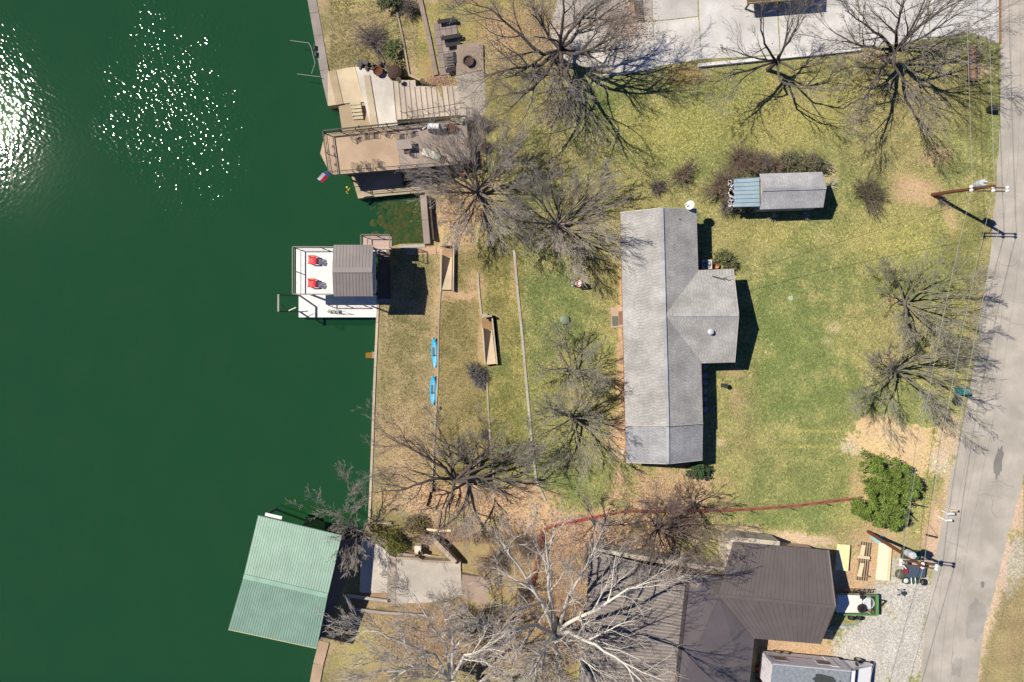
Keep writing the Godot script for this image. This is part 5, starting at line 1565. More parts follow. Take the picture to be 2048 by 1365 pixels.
func build_street_things() -> void:
	rng.seed = 111
	# mailboxes
	for k in 3:
		var q: Array = [[1890, 1016, "white", C(210, 196, 170), "small tan mailbox, uppermost of three by the road"], [1884, 1022, "", C(226, 236, 238), "pale blue-white mailbox, middle of three by the road"], [1879, 1035, "", C(250, 250, 250), "bright white mailbox, lowest of three by the road"]][k]
		var b := P(q[0], q[1], 0)
		var t := thing("mailbox", q[4], "mailbox", b, "mailboxes by the road")
		part(t, "post", MB.new().beam(b, b + Vector3(.1, 1.0, .02), .1, .1, q[3]), M.plain)
		var mb := MB.new()
		var c0 := b + Vector3(.1, 1.0, .02)
		for s in 8:
			var a0 := PI * s / 8.0
			var a1 := PI * (s + 1) / 8.0
			mb.quad(c0 + Vector3(-.22, .1 + sin(a0) * .1, -cos(a0) * .1), c0 + Vector3(-.22, .1 + sin(a1) * .1, -cos(a1) * .1), c0 + Vector3(.34, .1 + sin(a1) * .1, -cos(a1) * .1), c0 + Vector3(.34, .1 + sin(a0) * .1, -cos(a0) * .1), q[3])
		mb.box(c0 + Vector3(.06, .05, 0), Vector3(.56, .1, .2), q[3])
		part(t, "box", mb, M.gloss)
		part(t, "door", MB.new().box(c0 + Vector3(.345, .1, 0), Vector3(.012, .18, .18), vary(q[3], .1)), M.plain)
	# wheeled bins and other roadside things
	var rb := thing("recycling_bin", "teal wheeled bin lying under the roadside tree", "bin", P(1923, 783, 0))
	var bp := P(1923, 783, 0)
	part(rb, "bin_body", MB.new().box(bp + Vector3(0, .3, 0), Vector3(1.15, .55, .6), C(30, 132, 128)), M.gloss)
	part(rb, "lid", MB.new().box(bp + Vector3(-.62, .3, 0), Vector3(.1, .6, .66), C(36, 110, 132)), M.gloss)
	for s in [-1, 1]: part(rb, "wheel", MB.new().lathe(bp + Vector3(.5, .04, s * .3), [[0, 0], [.12, 0], [.12, .07], [0, .07]], 12, C(40, 40, 42)), M.plain)
	for k in 4: part(rb, "rib", MB.new().box(bp + Vector3(0, .585, -.22 + k * .15), Vector3(1.1, .02, .03), C(52, 160, 156)), M.gloss)
	single("trash_bag", MB.new().lathe(P(1913, 802, 0), [[.42, 0], [.5, .2], [.36, .42], [.12, .52], [.05, .62], [0, .62]], 9, C(52, 56, 66)), M.gloss, "dark blue-grey bag slumped beside the teal bin", "bag", P(1913, 802, 0))
	var bb := thing("black_bin", "black box on the verge near the upper roadside tree", "bin", P(1979, 221, 0))
	var b2 := P(1979, 221, 0)
	part(bb, "box", MB.new().box(b2 + Vector3(0, .35, 0), Vector3(.62, .7, .45), C(40, 42, 46)), M.plain)
	for k in 3: part(bb, "lid_bar", MB.new().box(b2 + Vector3(0, .71, -.14 + k * .14), Vector3(.58, .02, .06), C(104, 108, 116)), M.plain)
	# brick planter
	var pl := thing("brick_planter", "long brick planter under the roadside tree", "planter", P(1951, 130, 0))
	for k in 8:
		for s in 2:
			var y := 98.0 + k * 7.6
			part(pl, "brick", MB.new().box(P(1937.5 + s * 15.5, y, .12), Vector3(.16, .24, .34), vary(C(136, 112, 104), .15)), M.conc)
	for k in 2: part(pl, "end", MB.new().box(P(1945, 95 + k * 66, .12), Vector3(.9, .24, .16), vary(C(130, 104, 94), .1)), M.conc)
	part(pl, "soil", MB.new().box(P(1945.5, 128, .06), Vector3(.56, .14, 2.8), C(170, 140, 112)), M.rust)
	# fallen branch
	single("fallen_branch", MB.new().tube(PackedVector3Array([P(1842, 1028, .06), P(1856, 1046, .06), P(1876, 1074, .08)]), PackedFloat32Array([.05, .045, .03]), 6, C(190, 160, 128), true), M.bark, "thin pale fallen branch on the bare verge", "branch", P(1858, 1050, 0))
	single("bark_strip", MB.new().beam(P(1852, 1070, .08), P(1876, 1076, .08), .18, .06, C(74, 62, 54)), M.bark, "dark curl of bark on the bare verge beside the road", "bark", P(1864, 1073, 0))
	# door slabs, pallet
	var d1 := thing("door_panel", "cream flat panel propped half in the brown house's shade", "panel", P(1685, 1117, 0), "cream panels on bare ground")
	part(d1, "panel", MB.new().prism(poly([[1675, 1089], [1701, 1091], [1697, 1143], [1671, 1141]], .45), .4, .45, C(252, 240, 184)), M.plain)
	for q in [[1679, 1096], [1694, 1097], [1692, 1134], [1677, 1133]]:
		part(d1, "trestle_leg", MB.new().beam(P(q[0], q[1], .4) * Vector3(1, 0, 1), P(q[0], q[1], .4), .06, .06, C(150, 130, 100)), M.wood)
	var d2 := thing("door_panel", "long cream panel lying by the leaning utility pole", "panel", P(1768, 1125, 0), "cream panels on bare ground")
	part(d2, "panel", MB.new().prism(poly([[1759, 1086], [1780, 1090], [1775, 1162], [1752, 1160]], .35), .28, .35, C(252, 242, 212)), M.plain)
	part(d2, "panel_edge", MB.new().prism(poly([[1780.4, 1090], [1785, 1091], [1780, 1162], [1775.4, 1162]], .31), .26, .31, C(244, 226, 178)), M.plain)
	part(d2, "bearer", MB.new().beam(P(1760, 1100, .14), P(1782, 1103, .14), .12, .26, C(170, 140, 100)).beam(P(1756, 1150, .14), P(1778, 1152, .14), .12, .26, C(170, 140, 100)), M.wood)
	var pt := thing("timber_rack", "slatted timber rack with cream boards on bare ground", "rack", P(1728, 1120, 0))
	for k in 5:
		var x := k * 4.7
		part(pt, "slat", MB.new().beam(P(1722 + x, 1084 + k * .6, .3), P(1713 + x, 1161 + k * .4, .3), .09, .07, vary(C(190, 168, 142), .08)), M.wood)
	for q in [[[1728, 1091, 1724, 1112]], [[1725, 1127, 1719, 1154]]]:
		part(pt, "board", MB.new().beam(P(q[0][0], q[0][1], .38), P(q[0][2], q[0][3], .38), .38, .05, C(250, 236, 194)), M.wood)
	part(pt, "cross_board", MB.new().beam(P(1716, 1114, .4), P(1740, 1117, .4), .26, .05, C(248, 232, 190)), M.wood)
	for y in [1092, 1120, 1152]:
		part(pt, "bearer", MB.new().beam(P(1716, y, .13), P(1740, y + 2, .13), .1, .26, C(150, 126, 100)), M.wood)
	# blue tarp scraps
	single("blue_tarp", MB.new().prism(poly([[1742, 1070], [1752, 1076], [1764, 1086], [1760, 1090], [1746, 1080]], .1), .0, .1, C(146, 206, 214)), M.cloth, "pale blue tarp scrap at the foot of the leaning pole", "tarp", P(1752, 1080, 0))
	single("blue_bucket", MB.new().lathe(P(1761, 1074, 0), [[0, 0], [.15, 0], [.19, .4], [.16, .4], [.14, .3], [0, .28]], 12, C(44, 176, 206)), M.gloss, "bright blue bucket in the pole's shadow", "bucket", P(1761, 1074, 0))

func wheel(par: Node3D, c: Vector3, axis: Vector3, r: float, w: float) -> void:
	var tyre := MB.new()
	tyre.tube(PackedVector3Array([c - axis * w * .5, c + axis * w * .5]), PackedFloat32Array([r, r]), 18, C(36, 36, 38), true)
	var o := part(par, "wheel", tyre, M.plain)
	part(o, "rim", MB.new().tube(PackedVector3Array([c - axis * w * .53, c + axis * w * .53]), PackedFloat32Array([r * .55, r * .55]), 14, C(190, 192, 196), true), M.steel)

func build_vehicles() -> void:
	rng.seed = 121
	# green utility trailer
	var t := thing("utility_trailer", "green utility trailer with mesh side loaded with white junk", "trailer", P(1715, 1210, 0))
	var gc := C(104, 154, 96)
	var h := .6
	slab(t, "bed", [[1672, 1187], [1752, 1190], [1752, 1230], [1668, 1228]], h, h - .12, C(120, 126, 110), M.plain)
	part(t, "side_rail", MB.new().beam(P(1672, 1189, h + .35), P(1752, 1192, h + .35), .06, .1, gc).beam(P(1668, 1229, h + .2), P(1752, 1231, h + .2), .12, .2, gc), M.plain)
	part(t, "front_rail", MB.new().beam(P(1754, 1190, h + .2), P(1754, 1231, h + .2), .22, .3, gc), M.plain)
	for k in 3: part(t, "rack_bar", MB.new().beam(P(1743 + k * 3.2, 1192, h + .3), P(1743 + k * 3.2, 1228, h + .3), .06, .06, C(60, 84, 62)), M.plain)
	var ms := part(t, "mesh_ramp", MB.new().beam(P(1690, 1184, h + .1), P(1748, 1186, h + .1), .05, .05, C(70, 50, 46)), M.plain)
	for k in 6: part(ms, "ramp_bar", MB.new().beam(P(1692 + k * 10, 1187, h), P(1690 + k * 10, 1180, h + .9), .06, .05, C(44, 40, 40)), M.plain)
	part(ms, "ramp_top", MB.new().beam(P(1688, 1180, h + .9), P(1744, 1182, h + .9), .05, .05, C(60, 44, 40)), M.plain)
	for s in [[1700, 1184], [1700, 1234], [1716, 1184], [1716, 1234]]:
		var p := P(s[0], s[1], 0)
		wheel(t, p + Vector3(0, .33, 0), Vector3(0, 0, 1), .33, .2)
	part(t, "drawbar", MB.new().beam(P(1756, 1200, .45), P(1772, 1203, .42), .08, .08, C(44, 46, 48)).beam(P(1756, 1218, .45), P(1772, 1203, .42), .08, .08, C(44, 46, 48)), M.plain)
	# load
	single("white_sheet_stack", MB.new().prism(poly([[1676, 1191], [1722, 1191], [1726, 1205], [1718, 1218], [1726, 1226], [1674, 1226]], h + .4), h, h + .4, C(250, 244, 236)), M.plain, "stack of white sheets filling the green trailer's bed", "sheets", P(1698, 1208, h))
	single("white_tub", MB.new().lathe(P(1735, 1205, h), [[0, 0], [.42, 0], [.55, .3], [.5, .34], [.4, .2], [0, .18]], 20, C(212, 216, 222)), M.gloss, "round pale tub at the front of the green trailer", "tub", P(1735, 1205, h))
	var tw := thing("spare_tyre", "large dark tyre lying on the trailer's white sheets", "tyre", P(1723, 1217, h + .42))
	var tc := P(1723, 1217, h + .42)
	part(tw, "tyre", MB.new().lathe(tc, [[.2, .02], [.38, .0], [.42, .1], [.38, .2], [.22, .2], [.2, .1], [.2, .02]], 20, C(48, 46, 46)), M.plain)
	part(tw, "hub", MB.new().lathe(tc, [[.2, .06], [.2, .12], [.08, .15], [0, .15]], 14, C(86, 80, 76)), M.steel)
	single("trailer_spare", MB.new().lathe(P(1724, 1194, h + .42), [[.1, 0], [.2, 0], [.22, .07], [.2, .13], [.1, .13], [.1, 0]], 16, C(58, 60, 64)), M.plain, "small dark tyre at the mesh side of the green trailer", "tyre", P(1724, 1194, h + .42))
	single("scrap_parts", MB.new().beam(P(1738, 1218, h + .1), P(1748, 1226, h + .2), .2, .2, C(176, 130, 92)).beam(P(1730, 1222, h + .1), P(1742, 1228, h + .1), .12, .16, C(150, 170, 150)), M.rust, "rusty scrap parts in the front corner of the green trailer", "scrap", P(1740, 1222, h))
	# utility cart under the pole
	var u := thing("utility_cart", "dark blue-grey utility cart parked under the leaning pole", "cart", P(1825, 1148, 0))
	var hb := .75
	part(u, "bed_cover", MB.new().prism(poly([[1815, 1132], [1853, 1135], [1850, 1157], [1811, 1155]], hb), .35, hb, C(72, 88, 106)), M.plain)
	for k in 4: part(u, "cover_rib", MB.new().beam(P(1822 + k * 8, 1133, hb + .015), P(1819 + k * 8, 1156, hb + .015), .04, .03, C(90, 106, 124)), M.plain)
	part(u, "cab_frame", MB.new().prism(poly([[1808, 1100], [1840, 1104], [1838, 1122], [1806, 1118]], .9), .5, .9, C(38, 84, 76)), M.plain)
	part(u, "rear_deck", MB.new().prism(poly([[1806, 1156], [1840, 1158], [1839, 1168], [1807, 1167]], .6), .35, .6, C(54, 84, 66)), M.plain)
	part(u, "bumper_rail", MB.new().rod(P(1823, 1156, .75), P(1824, 1170, .7), .05, C(232, 234, 238)).rod(P(1831, 1156, .75), P(1832, 1170, .7), .05, C(232, 234, 238)), M.gloss)
	part(u, "seat", MB.new().box(P(1812, 1142, .8), Vector3(.32, .25, .5), C(150, 50, 62)), M.plain)
	part(u, "light_bar", MB.new().rod(P(1806, 1130, 1.1), P(1813, 1138, 1.1), .06, C(226, 230, 232)), M.gloss)
	part(u, "fender", MB.new().lathe(P(1802, 1150, .4), [[.45, -.2], [.42, .1], [.25, .25], [0, .3]], 14, C(92, 96, 82)), M.plain)
	for s in [[1812, 1126], [1846, 1129], [1810, 1160], [1844, 1163]]:
		wheel(u, P(s[0], s[1], 0) + Vector3(0, .3, 0), Vector3(1, 0, .1).normalized(), .3, .22)
	single("round_lamp", MB.new().lathe(P(1812, 1162, .62), [[.2, 0], [.22, .06], [.12, .1], [0, .08]], 16, C(220, 224, 226)), M.gloss, "round white float on the rear of the dark utility cart", "float", P(1812, 1162, .6))
	# generator with shadow
	var g := thing("small_mower", "small grey push mower standing on the gravel", "mower", P(1798, 1183, 0))
	var gp := P(1797, 1182, 0)
	part(g, "deck", MB.new().lathe(gp + Vector3(.25, .08, .1), [[.3, 0], [.3, .14], [.24, .2], [0, .22]], 12, C(176, 176, 196)), M.plain)
	part(g, "engine", MB.new().box(gp + Vector3(.28, .4, .1), Vector3(.28, .25, .26), C(60, 62, 70)), M.plain)
	part(g, "handle", MB.new().path([gp + Vector3(.1, .2, -.1), gp + Vector3(-.3, .85, -.3), gp + Vector3(-.35, .85, .05), gp + Vector3(.05, .2, .28)], .02, C(80, 74, 66)), M.steel)
	for s in [[.5, -.15], [.5, .4], [-.05, -.12], [-.05, .36]]: wheel(g, gp + Vector3(s[0], .1, s[1]), Vector3(0, 0, 1), .1, .06)
	# garden hose
	var hp := []
	for k in 26:
		var a := lerpf(-1.5, 1.75, k / 25.0)
		hp.append(P(1678 + cos(a) * 40, 1246 + sin(a) * 13 - k * .3, .03))
	hp.append(P(1655, 1259, .03))
	single("garden_hose", MB.new().path(hp, .035, C(112, 152, 200), 6), M.gloss, "blue garden hose curving over gravel behind the trailer", "hose", P(1700, 1246, 0))
	# motorhome
	var m := thing("motorhome", "white motorhome with stained grey roof parked at the brown house", "motorhome", P(1640, 1370, 0))
	var a0 := P(1543, 1327, 3.0)
	var a1 := P(1703, 1342, 3.0)
	var fx := (a1 - a0).normalized()
	var fz := Vector3(-fx.z, 0, fx.x)
	var wd := 2.4
	var L := a0.distance_to(a1)
	var bs := Basis(fx, Vector3.UP, fz)
	var o := a0 * Vector3(1, 0, 1)
	var at := func(x: float, y: float, z: float) -> Vector3: return o + fx * x + fz * z + Vector3(0, y, 0)
	part(m, "body", MB.new().box(at.call(L * .5, 1.75, wd * .5), Vector3(L, 2.44, wd), C(226, 224, 234), bs), M.plain)
	var rf := part(m, "roof", MB.new().box(at.call(L * .5, 3.0, wd * .5), Vector3(L - .1, .08, wd - .16), C(150, 160, 170), bs), M.blotch)
	part(rf, "roof_edge", MB.new().beam(at.call(0, 3.0, .05), at.call(L, 3.0, .05), .09, .1, C(196, 196, 202)).beam(at.call(.05, 3.0, 0), at.call(.05, 3.0, wd), .09, .1, C(206, 206, 206)), M.plain)
	var vp: Vector3 = at.call(3.35, 3.05, 1.75)
	part(rf, "roof_hatch", MB.new().box(vp + Vector3(0, .08, 0), Vector3(.6, .12, .6), C(176, 184, 190), bs), M.plain)
	# exhaust soot plume on the roof around the flue: stained panel
	var sp := PackedVector2Array()
	for k in 24:
		var a := TAU * k / 24
		var rr := rng.randf_range(.8, 1.1)
		var q: Vector3 = at.call(4.85 + cos(a) * 1.15 * rr, 0, 1.05 + sin(a) * .52 * rr * (1.0 - .3 * cos(a)))
		sp.append(Vector2(q.x, q.z))
	part(rf, "soot_patch", MB.new().prism(sp, 3.04, 3.046, C(70, 78, 80)), M.blotch)
	part(rf, "flue", MB.new().lathe(at.call(6.15, 3.04, 1.05), [[.06, 0], [.06, .1], [.1, .12], [0, .16]], 10, C(90, 110, 120)), M.plain)
	for q in [[.9, 1.2], [4.9, 1.4]]:
		var win := part(m, "window", MB.new().box(at.call(q[0] + .3, 1.95, -.01), Vector3(q[1], .8, .06), C(196, 194, 206), bs), M.plain)
		part(win, "pane", MB.new().box(at.call(q[0] + .3, 1.95, -.03), Vector3(q[1] - .2, .62, .04), Color.WHITE, bs), M.glass)
	part(m, "door", MB.new().box(at.call(6.0, 1.6, -.02), Vector3(.7, 1.9, .05), C(236, 234, 240), bs), M.plain)
	part(m, "stripe", MB.new().box(at.call(3.0, 1.4, -.015), Vector3(2.6, .08, .04), C(160, 120, 150), bs), M.plain)
	for k in 3: part(m, "vent_louver", MB.new().box(at.call(.5 + k * .12, 1.6 + k * .1, -.02), Vector3(.5, .03, .05), C(90, 86, 100), bs), M.plain)
	var cab := MB.new()
	# cab: windscreen, bonnet, bumper
	var pr := [[L, 2.75], [L + .55, 2.7], [L + 1.15, 1.75], [L + 2.7, 1.4], [L + 2.95, 1.05], [L + 2.95, .55], [L, .55]]
	for k in 5:
		var p0: Array = pr[k]
		var p1: Array = pr[k + 1]
		if k == 1: continue
		cab.quad(at.call(p0[0], p0[1], wd - .15), at.call(p1[0], p1[1], wd - .15), at.call(p1[0], p1[1], .15), at.call(p0[0], p0[1], .15), C(240, 242, 246))
	for z in [.15, wd - .15]:
		for k in range(1, 6): cab.tri(at.call(pr[0][0], pr[0][1], z), at.call(pr[k][0], pr[k][1], z), at.call(pr[k + 1][0], pr[k + 1][1], z), C(232, 232, 238))
	part(m, "cab", cab, M.gloss)
	part(m, "windscreen", quads([[at.call(L + .55, 2.7, wd - .15), at.call(L + 1.15, 1.75, wd - .15), at.call(L + 1.15, 1.75, .15), at.call(L + .55, 2.7, .15), Color.WHITE]]), M.glass)
	part(m, "bumper", MB.new().beam(at.call(L + 3.05, .6, .1), at.call(L + 3.05, .6, wd - .1), .2, .28, C(44, 48, 54)), M.plain)
	part(m, "mirror", MB.new().box(at.call(L + 1.0, 2.0, -.18), Vector3(.12, .4, .24), C(50, 52, 56), bs), M.plain)
	part(m, "wiper", MB.new().beam(at.call(L + 1.2, 1.78, .4), at.call(L + 1.2, 1.78, 1.9), .03, .03, C(40, 40, 40)), M.plain)
	for z in [.25, wd - .25]: part(m, "headlight", MB.new().box(at.call(L + 2.93, 1.0, z), Vector3(.08, .16, .3), C(220, 226, 230), bs), M.gloss)
	for x in [1.6, 2.4, L + 2.0]:
		for z in [.12, wd - .12]: wheel(m, at.call(x, .42, z), fz, .42, .24)
	# clutter behind the motorhome
	var sheetp := thing("leaning_sheet", "white panel leaning at the back of the motorhome", "panel", P(1545, 1330, 0))
	part(sheetp, "panel", quads([[P(1528, 1324, 1.4), P(1543, 1347, 1.5), P(1568, 1336, .4), P(1556, 1320, .3), C(236, 230, 220)]]), M.plain)
	for k in 4: part(sheetp, "coil", MB.new().path(ring_pts(P(1544 + k * 1.6, 1325, 1.0 - k * .05), .28), .025, C(64, 58, 44), 5), M.plain)
	var cols := [C(190, 70, 50), C(60, 90, 150), C(220, 216, 206), C(100, 110, 60), C(70, 60, 56), C(210, 190, 160), C(150, 90, 60)]
	var clut := ["orange-red crate in the clutter behind the motorhome", "blue box in the clutter behind the motorhome", "white box in the clutter behind the motorhome", "olive green box in the clutter behind the motorhome", "dark brown box in the clutter behind the motorhome", "cream box in the clutter behind the motorhome", "brown box in the clutter behind the motorhome"]
	for k in 7:
		var q := Vector2(1516 + (k % 3) * 9 + rng.randf_range(-2, 2), 1336 + (k / 3) * 11 + rng.randf_range(-2, 2))
		var b := P(q.x, q.y, 0)
		var cr := thing("clutter_box", clut[k], "box", b, "clutter behind the motorhome")
		var s := rng.randf_range(.25, .42)
		var ro := Basis(Vector3.UP, rng.randf() * 3.0)
		part(cr, "box_body", MB.new().box(b + Vector3(0, s * .5, 0), Vector3(s * 1.2, s, s), cols[k], ro), M.plain)
		part(cr, "lid", MB.new().box(b + Vector3(0, s + .02, 0), Vector3(s * 1.28, .04, s * 1.08), vary(cols[k], .2), ro), M.plain)

func ring_pts(c: Vector3, r: float) -> Array:
	var o := []
	for k in 15: o.append(c + Vector3(cos(TAU * k / 14) * r, sin(k * .9) * .03, sin(TAU * k / 14) * r))
	return o

func build_fence() -> void:
	# red plastic mesh fence sagging along the lot line
	rng.seed = 131
	var t := thing("mesh_fence", "sagging red plastic mesh fence along the lot line", "fence", G(1250, 1028))
	var pts := [[1068, 1172], [1078, 1130], [1086, 1096], [1090, 1062], [1110, 1054], [1150, 1046], [1200, 1036], [1250, 1026], [1310, 1027], [1380, 1026], [1440, 1024], [1500, 1022], [1580, 1016], [1650, 1007], [1718, 1000]]
	for k in pts.size() - 1:
		var a := G(pts[k][0], pts[k][1])
		var b := G(pts[k + 1][0], pts[k + 1][1])
		var d := (b - a).normalized()
		var s := Vector3(d.z, 0, -d.x)
		if s.z > 0: s = -s
		var bright: bool = pts[k][0] < 1180
		var col := C(200, 66, 50) if bright else C(170, 108, 90)
		var mb := MB.new()
		var n := maxi(4, int(a.distance_to(b) / .16))
		var hh := .62
		for q in n + 1:
			var p := a.lerp(b, q / float(n))
			var sag := .12 * sin(q * .7 + k)
			mb.beam(p + Vector3(0, .05, 0), p + Vector3(0, hh + sag * .5, 0) + s * (.42 + sag), .028, .012, vary(col, .15))
		for r in 6:
			var f := r / 5.0
			mb.beam(a + Vector3(0, .05 + (hh - .05) * f, 0) + s * .42 * f, b + Vector3(0, .05 + (hh - .05) * f, 0) + s * .42 * f, .034, .012, vary(col, .12))
		part(t, "mesh_panel", mb, M.plain)
		part(t, "post", MB.new().beam(a - Vector3(0, .1, 0), a + Vector3(.03, 1.05, .02), .045, .03, C(96, 66, 56)), M.rust)

func build_kayaks() -> void:
	for k in 2:
		var q: Array = [[871, 706, "turquoise kayak nearer the boat dock beside the thin wall"], [868, 781, "turquoise kayak farther from the boat dock beside the thin wall"]][k]
		rng.seed = 140 + k
		var b := P(q[0], q[1], -2.6)
		var t := thing("kayak", q[2], "kayak", b, "kayaks on the lower terrace")
		var L := 3.0
		var tilt := Basis(Vector3.UP, .05 - k * .06) * Basis(Vector3.BACK, .25)
		var mb := MB.new()
		var prev := []
		for s in 19:
			var f := s / 18.0
			var w := .36 * pow(sin(PI * clampf(f, .004, .996)), .62)
			var kl := .16 * pow(absf(f * 2 - 1), 3.0)
			var ringp := []
			for a in 12:
				var an := TAU * a / 12
				ringp.append(b + tilt * Vector3(cos(an) * w, .22 + sin(an) * (.17 if sin(an) < 0 else .13) * (.35 + .65 * w / .36) + kl, (f - .5) * L))
			if s:
				for a in 12: mb.quad(prev[a], prev[(a + 1) % 12], ringp[(a + 1) % 12], ringp[a], C(44, 172, 222))
			prev = ringp
		part(t, "hull", mb, M.gloss)
		part(t, "cockpit", MB.new().box(b + tilt * Vector3(0, .36, -.1), Vector3(.36, .03, .9), C(40, 86, 110), tilt), M.plain)
		part(t, "seat", MB.new().box(b + tilt * Vector3(0, .4, .22), Vector3(.32, .1, .08), C(40, 44, 50), tilt), M.plain)
		for z in [-.85, .85]: part(t, "deck_cord", MB.new().beam(b + tilt * Vector3(-.2, .385, z), b + tilt * Vector3(.2, .385, z + .1), .02, .015, C(30, 40, 50)), M.plain)
		part(t, "white_stripe", MB.new().box(b + tilt * Vector3(.13, .37, .0), Vector3(.04, .02, 1.9), C(220, 240, 246), tilt), M.plain)
	for q in [[876, 815, C(150, 160, 130), "small grey-green pot on the thin terrace wall"], [866, 845, C(110, 140, 126), "small green pot below the kayaks"]]:
		var b := G(q[0], q[1])
		single("wall_pot", MB.new().lathe(b, [[0, 0], [.12, 0], [.17, .28], [.14, .28], [.12, .2], [0, .2]], 12, q[2]), M.plain, q[3], "pot", b)

# seated figure on a folding chair
func build_person() -> void:
	var b := P(1155, 569, 0)
	var ch := thing("folding_chair", "red folding camp chair on the lawn under bare branches", "chair", b)
	var red := C(206, 46, 34)
	part(ch, "seat", MB.new().box(b + Vector3(.05, .4, 0), Vector3(.48, .03, .5), red), M.cloth)
	part(ch, "backrest", quads([[b + Vector3(.3, .42, .25), b + Vector3(.46, .98, .25), b + Vector3(.46, .98, -.25), b + Vector3(.3, .42, -.25), red]]), M.cloth)
	for s in [-1, 1]:
		part(ch, "arm", MB.new().box(b + Vector3(.1, .64, s * .29), Vector3(.46, .03, .08), C(170, 36, 30)), M.cloth)
		part(ch, "leg", MB.new().rod(b + Vector3(-.22, 0, s * .27), b + Vector3(.42, .95, s * .27), .014, C(60, 60, 62)), M.steel)
		part(ch, "leg", MB.new().rod(b + Vector3(.36, 0, s * .27), b + Vector3(-.18, .6, s * .27), .014, C(60, 60, 62)), M.steel)
	var t := thing("person", "person in a white cap and pale shirt sitting in the red chair", "person", b)
	var shirt := C(222, 222, 228)
	var jean := C(74, 82, 104)
	var skin := C(206, 156, 128)
	var bones := [ # a, b, ra, rb, colour
		[Vector3(.12, .52, 0), Vector3(.2, .78, 0), .16, .17, shirt], [Vector3(.2, .78, 0), Vector3(.23, .98, 0), .17, .12, shirt], [Vector3(.22, .96, -.14), Vector3(.22, .96, .14), .08, .08, shirt],
		[Vector3(.23, 1.0, 0), Vector3(.2, 1.1, 0), .06, .055, skin], [Vector3(.17, 1.2, 0), Vector3(.19, 1.26, 0), .095, .1, skin], [Vector3(.08, 1.2, 0), Vector3(.1, 1.19, 0), .02, .03, skin],
		[Vector3(.1, .5, .1), Vector3(-.34, .52, .12), .095, .07, jean], [Vector3(-.34, .52, .12), Vector3(-.38, .1, .13), .068, .045, jean], [Vector3(.1, .5, -.1), Vector3(-.34, .52, -.13), .095, .07, jean], [Vector3(-.34, .52, -.13), Vector3(-.4, .1, -.14), .068, .045, jean],
		[Vector3(-.36, .06, .13), Vector3(-.55, .045, .14), .05, .04, C(236, 236, 236)], [Vector3(-.38, .06, -.14), Vector3(-.57, .045, -.15), .05, .04, C(236, 236, 236)],
		[Vector3(.22, .95, .2), Vector3(.08, .7, .27), .06, .05, shirt], [Vector3(.08, .7, .27), Vector3(-.12, .68, .14), .045, .035, skin], [Vector3(.22, .95, -.2), Vector3(.08, .7, -.27), .06, .05, shirt], [Vector3(.08, .7, -.27), Vector3(-.12, .68, -.14), .045, .035, skin],
	]
	for s in [-1, 1]:
		bones.append([Vector3(-.12, .68, s * .14), Vector3(-.18, .68, s * .11), .034, .036, skin])
		for k in 4: bones.append([Vector3(-.17, .69, s * (.08 + k * .022)), Vector3(-.25 + absf(k - 1.5) * .012, .67, s * (.05 + k * .02)), .011, .009, skin])
		bones.append([Vector3(-.15, .7, s * .09), Vector3(-.2, .715, s * .05), .012, .01, skin])
	part(t, "body", nets(b, bones, .02), M.cloth)
	part(t, "cap", MB.new().lathe(b + Vector3(.18, 1.25, 0), [[.115, 0], [.115, .05], [.09, .11], [.04, .14], [0, .145]], 14, C(250, 250, 250)).prism(PackedVector2Array([Vector2(b.x + .1, b.z - .09), Vector2(b.x - .04, b.z - .06), Vector2(b.x - .04, b.z + .06), Vector2(b.x + .1, b.z + .09)]), b.y + 1.26, b.y + 1.275, C(244, 244, 244)), M.cloth)
	single("controller", MB.new().box(b + Vector3(-.22, .72, 0), Vector3(.12, .06, .2), C(232, 232, 230), Basis(Vector3.FORWARD, .3)), M.plain, "small white handset held by the seated person", "handset", b + Vector3(-.22, .7, 0))

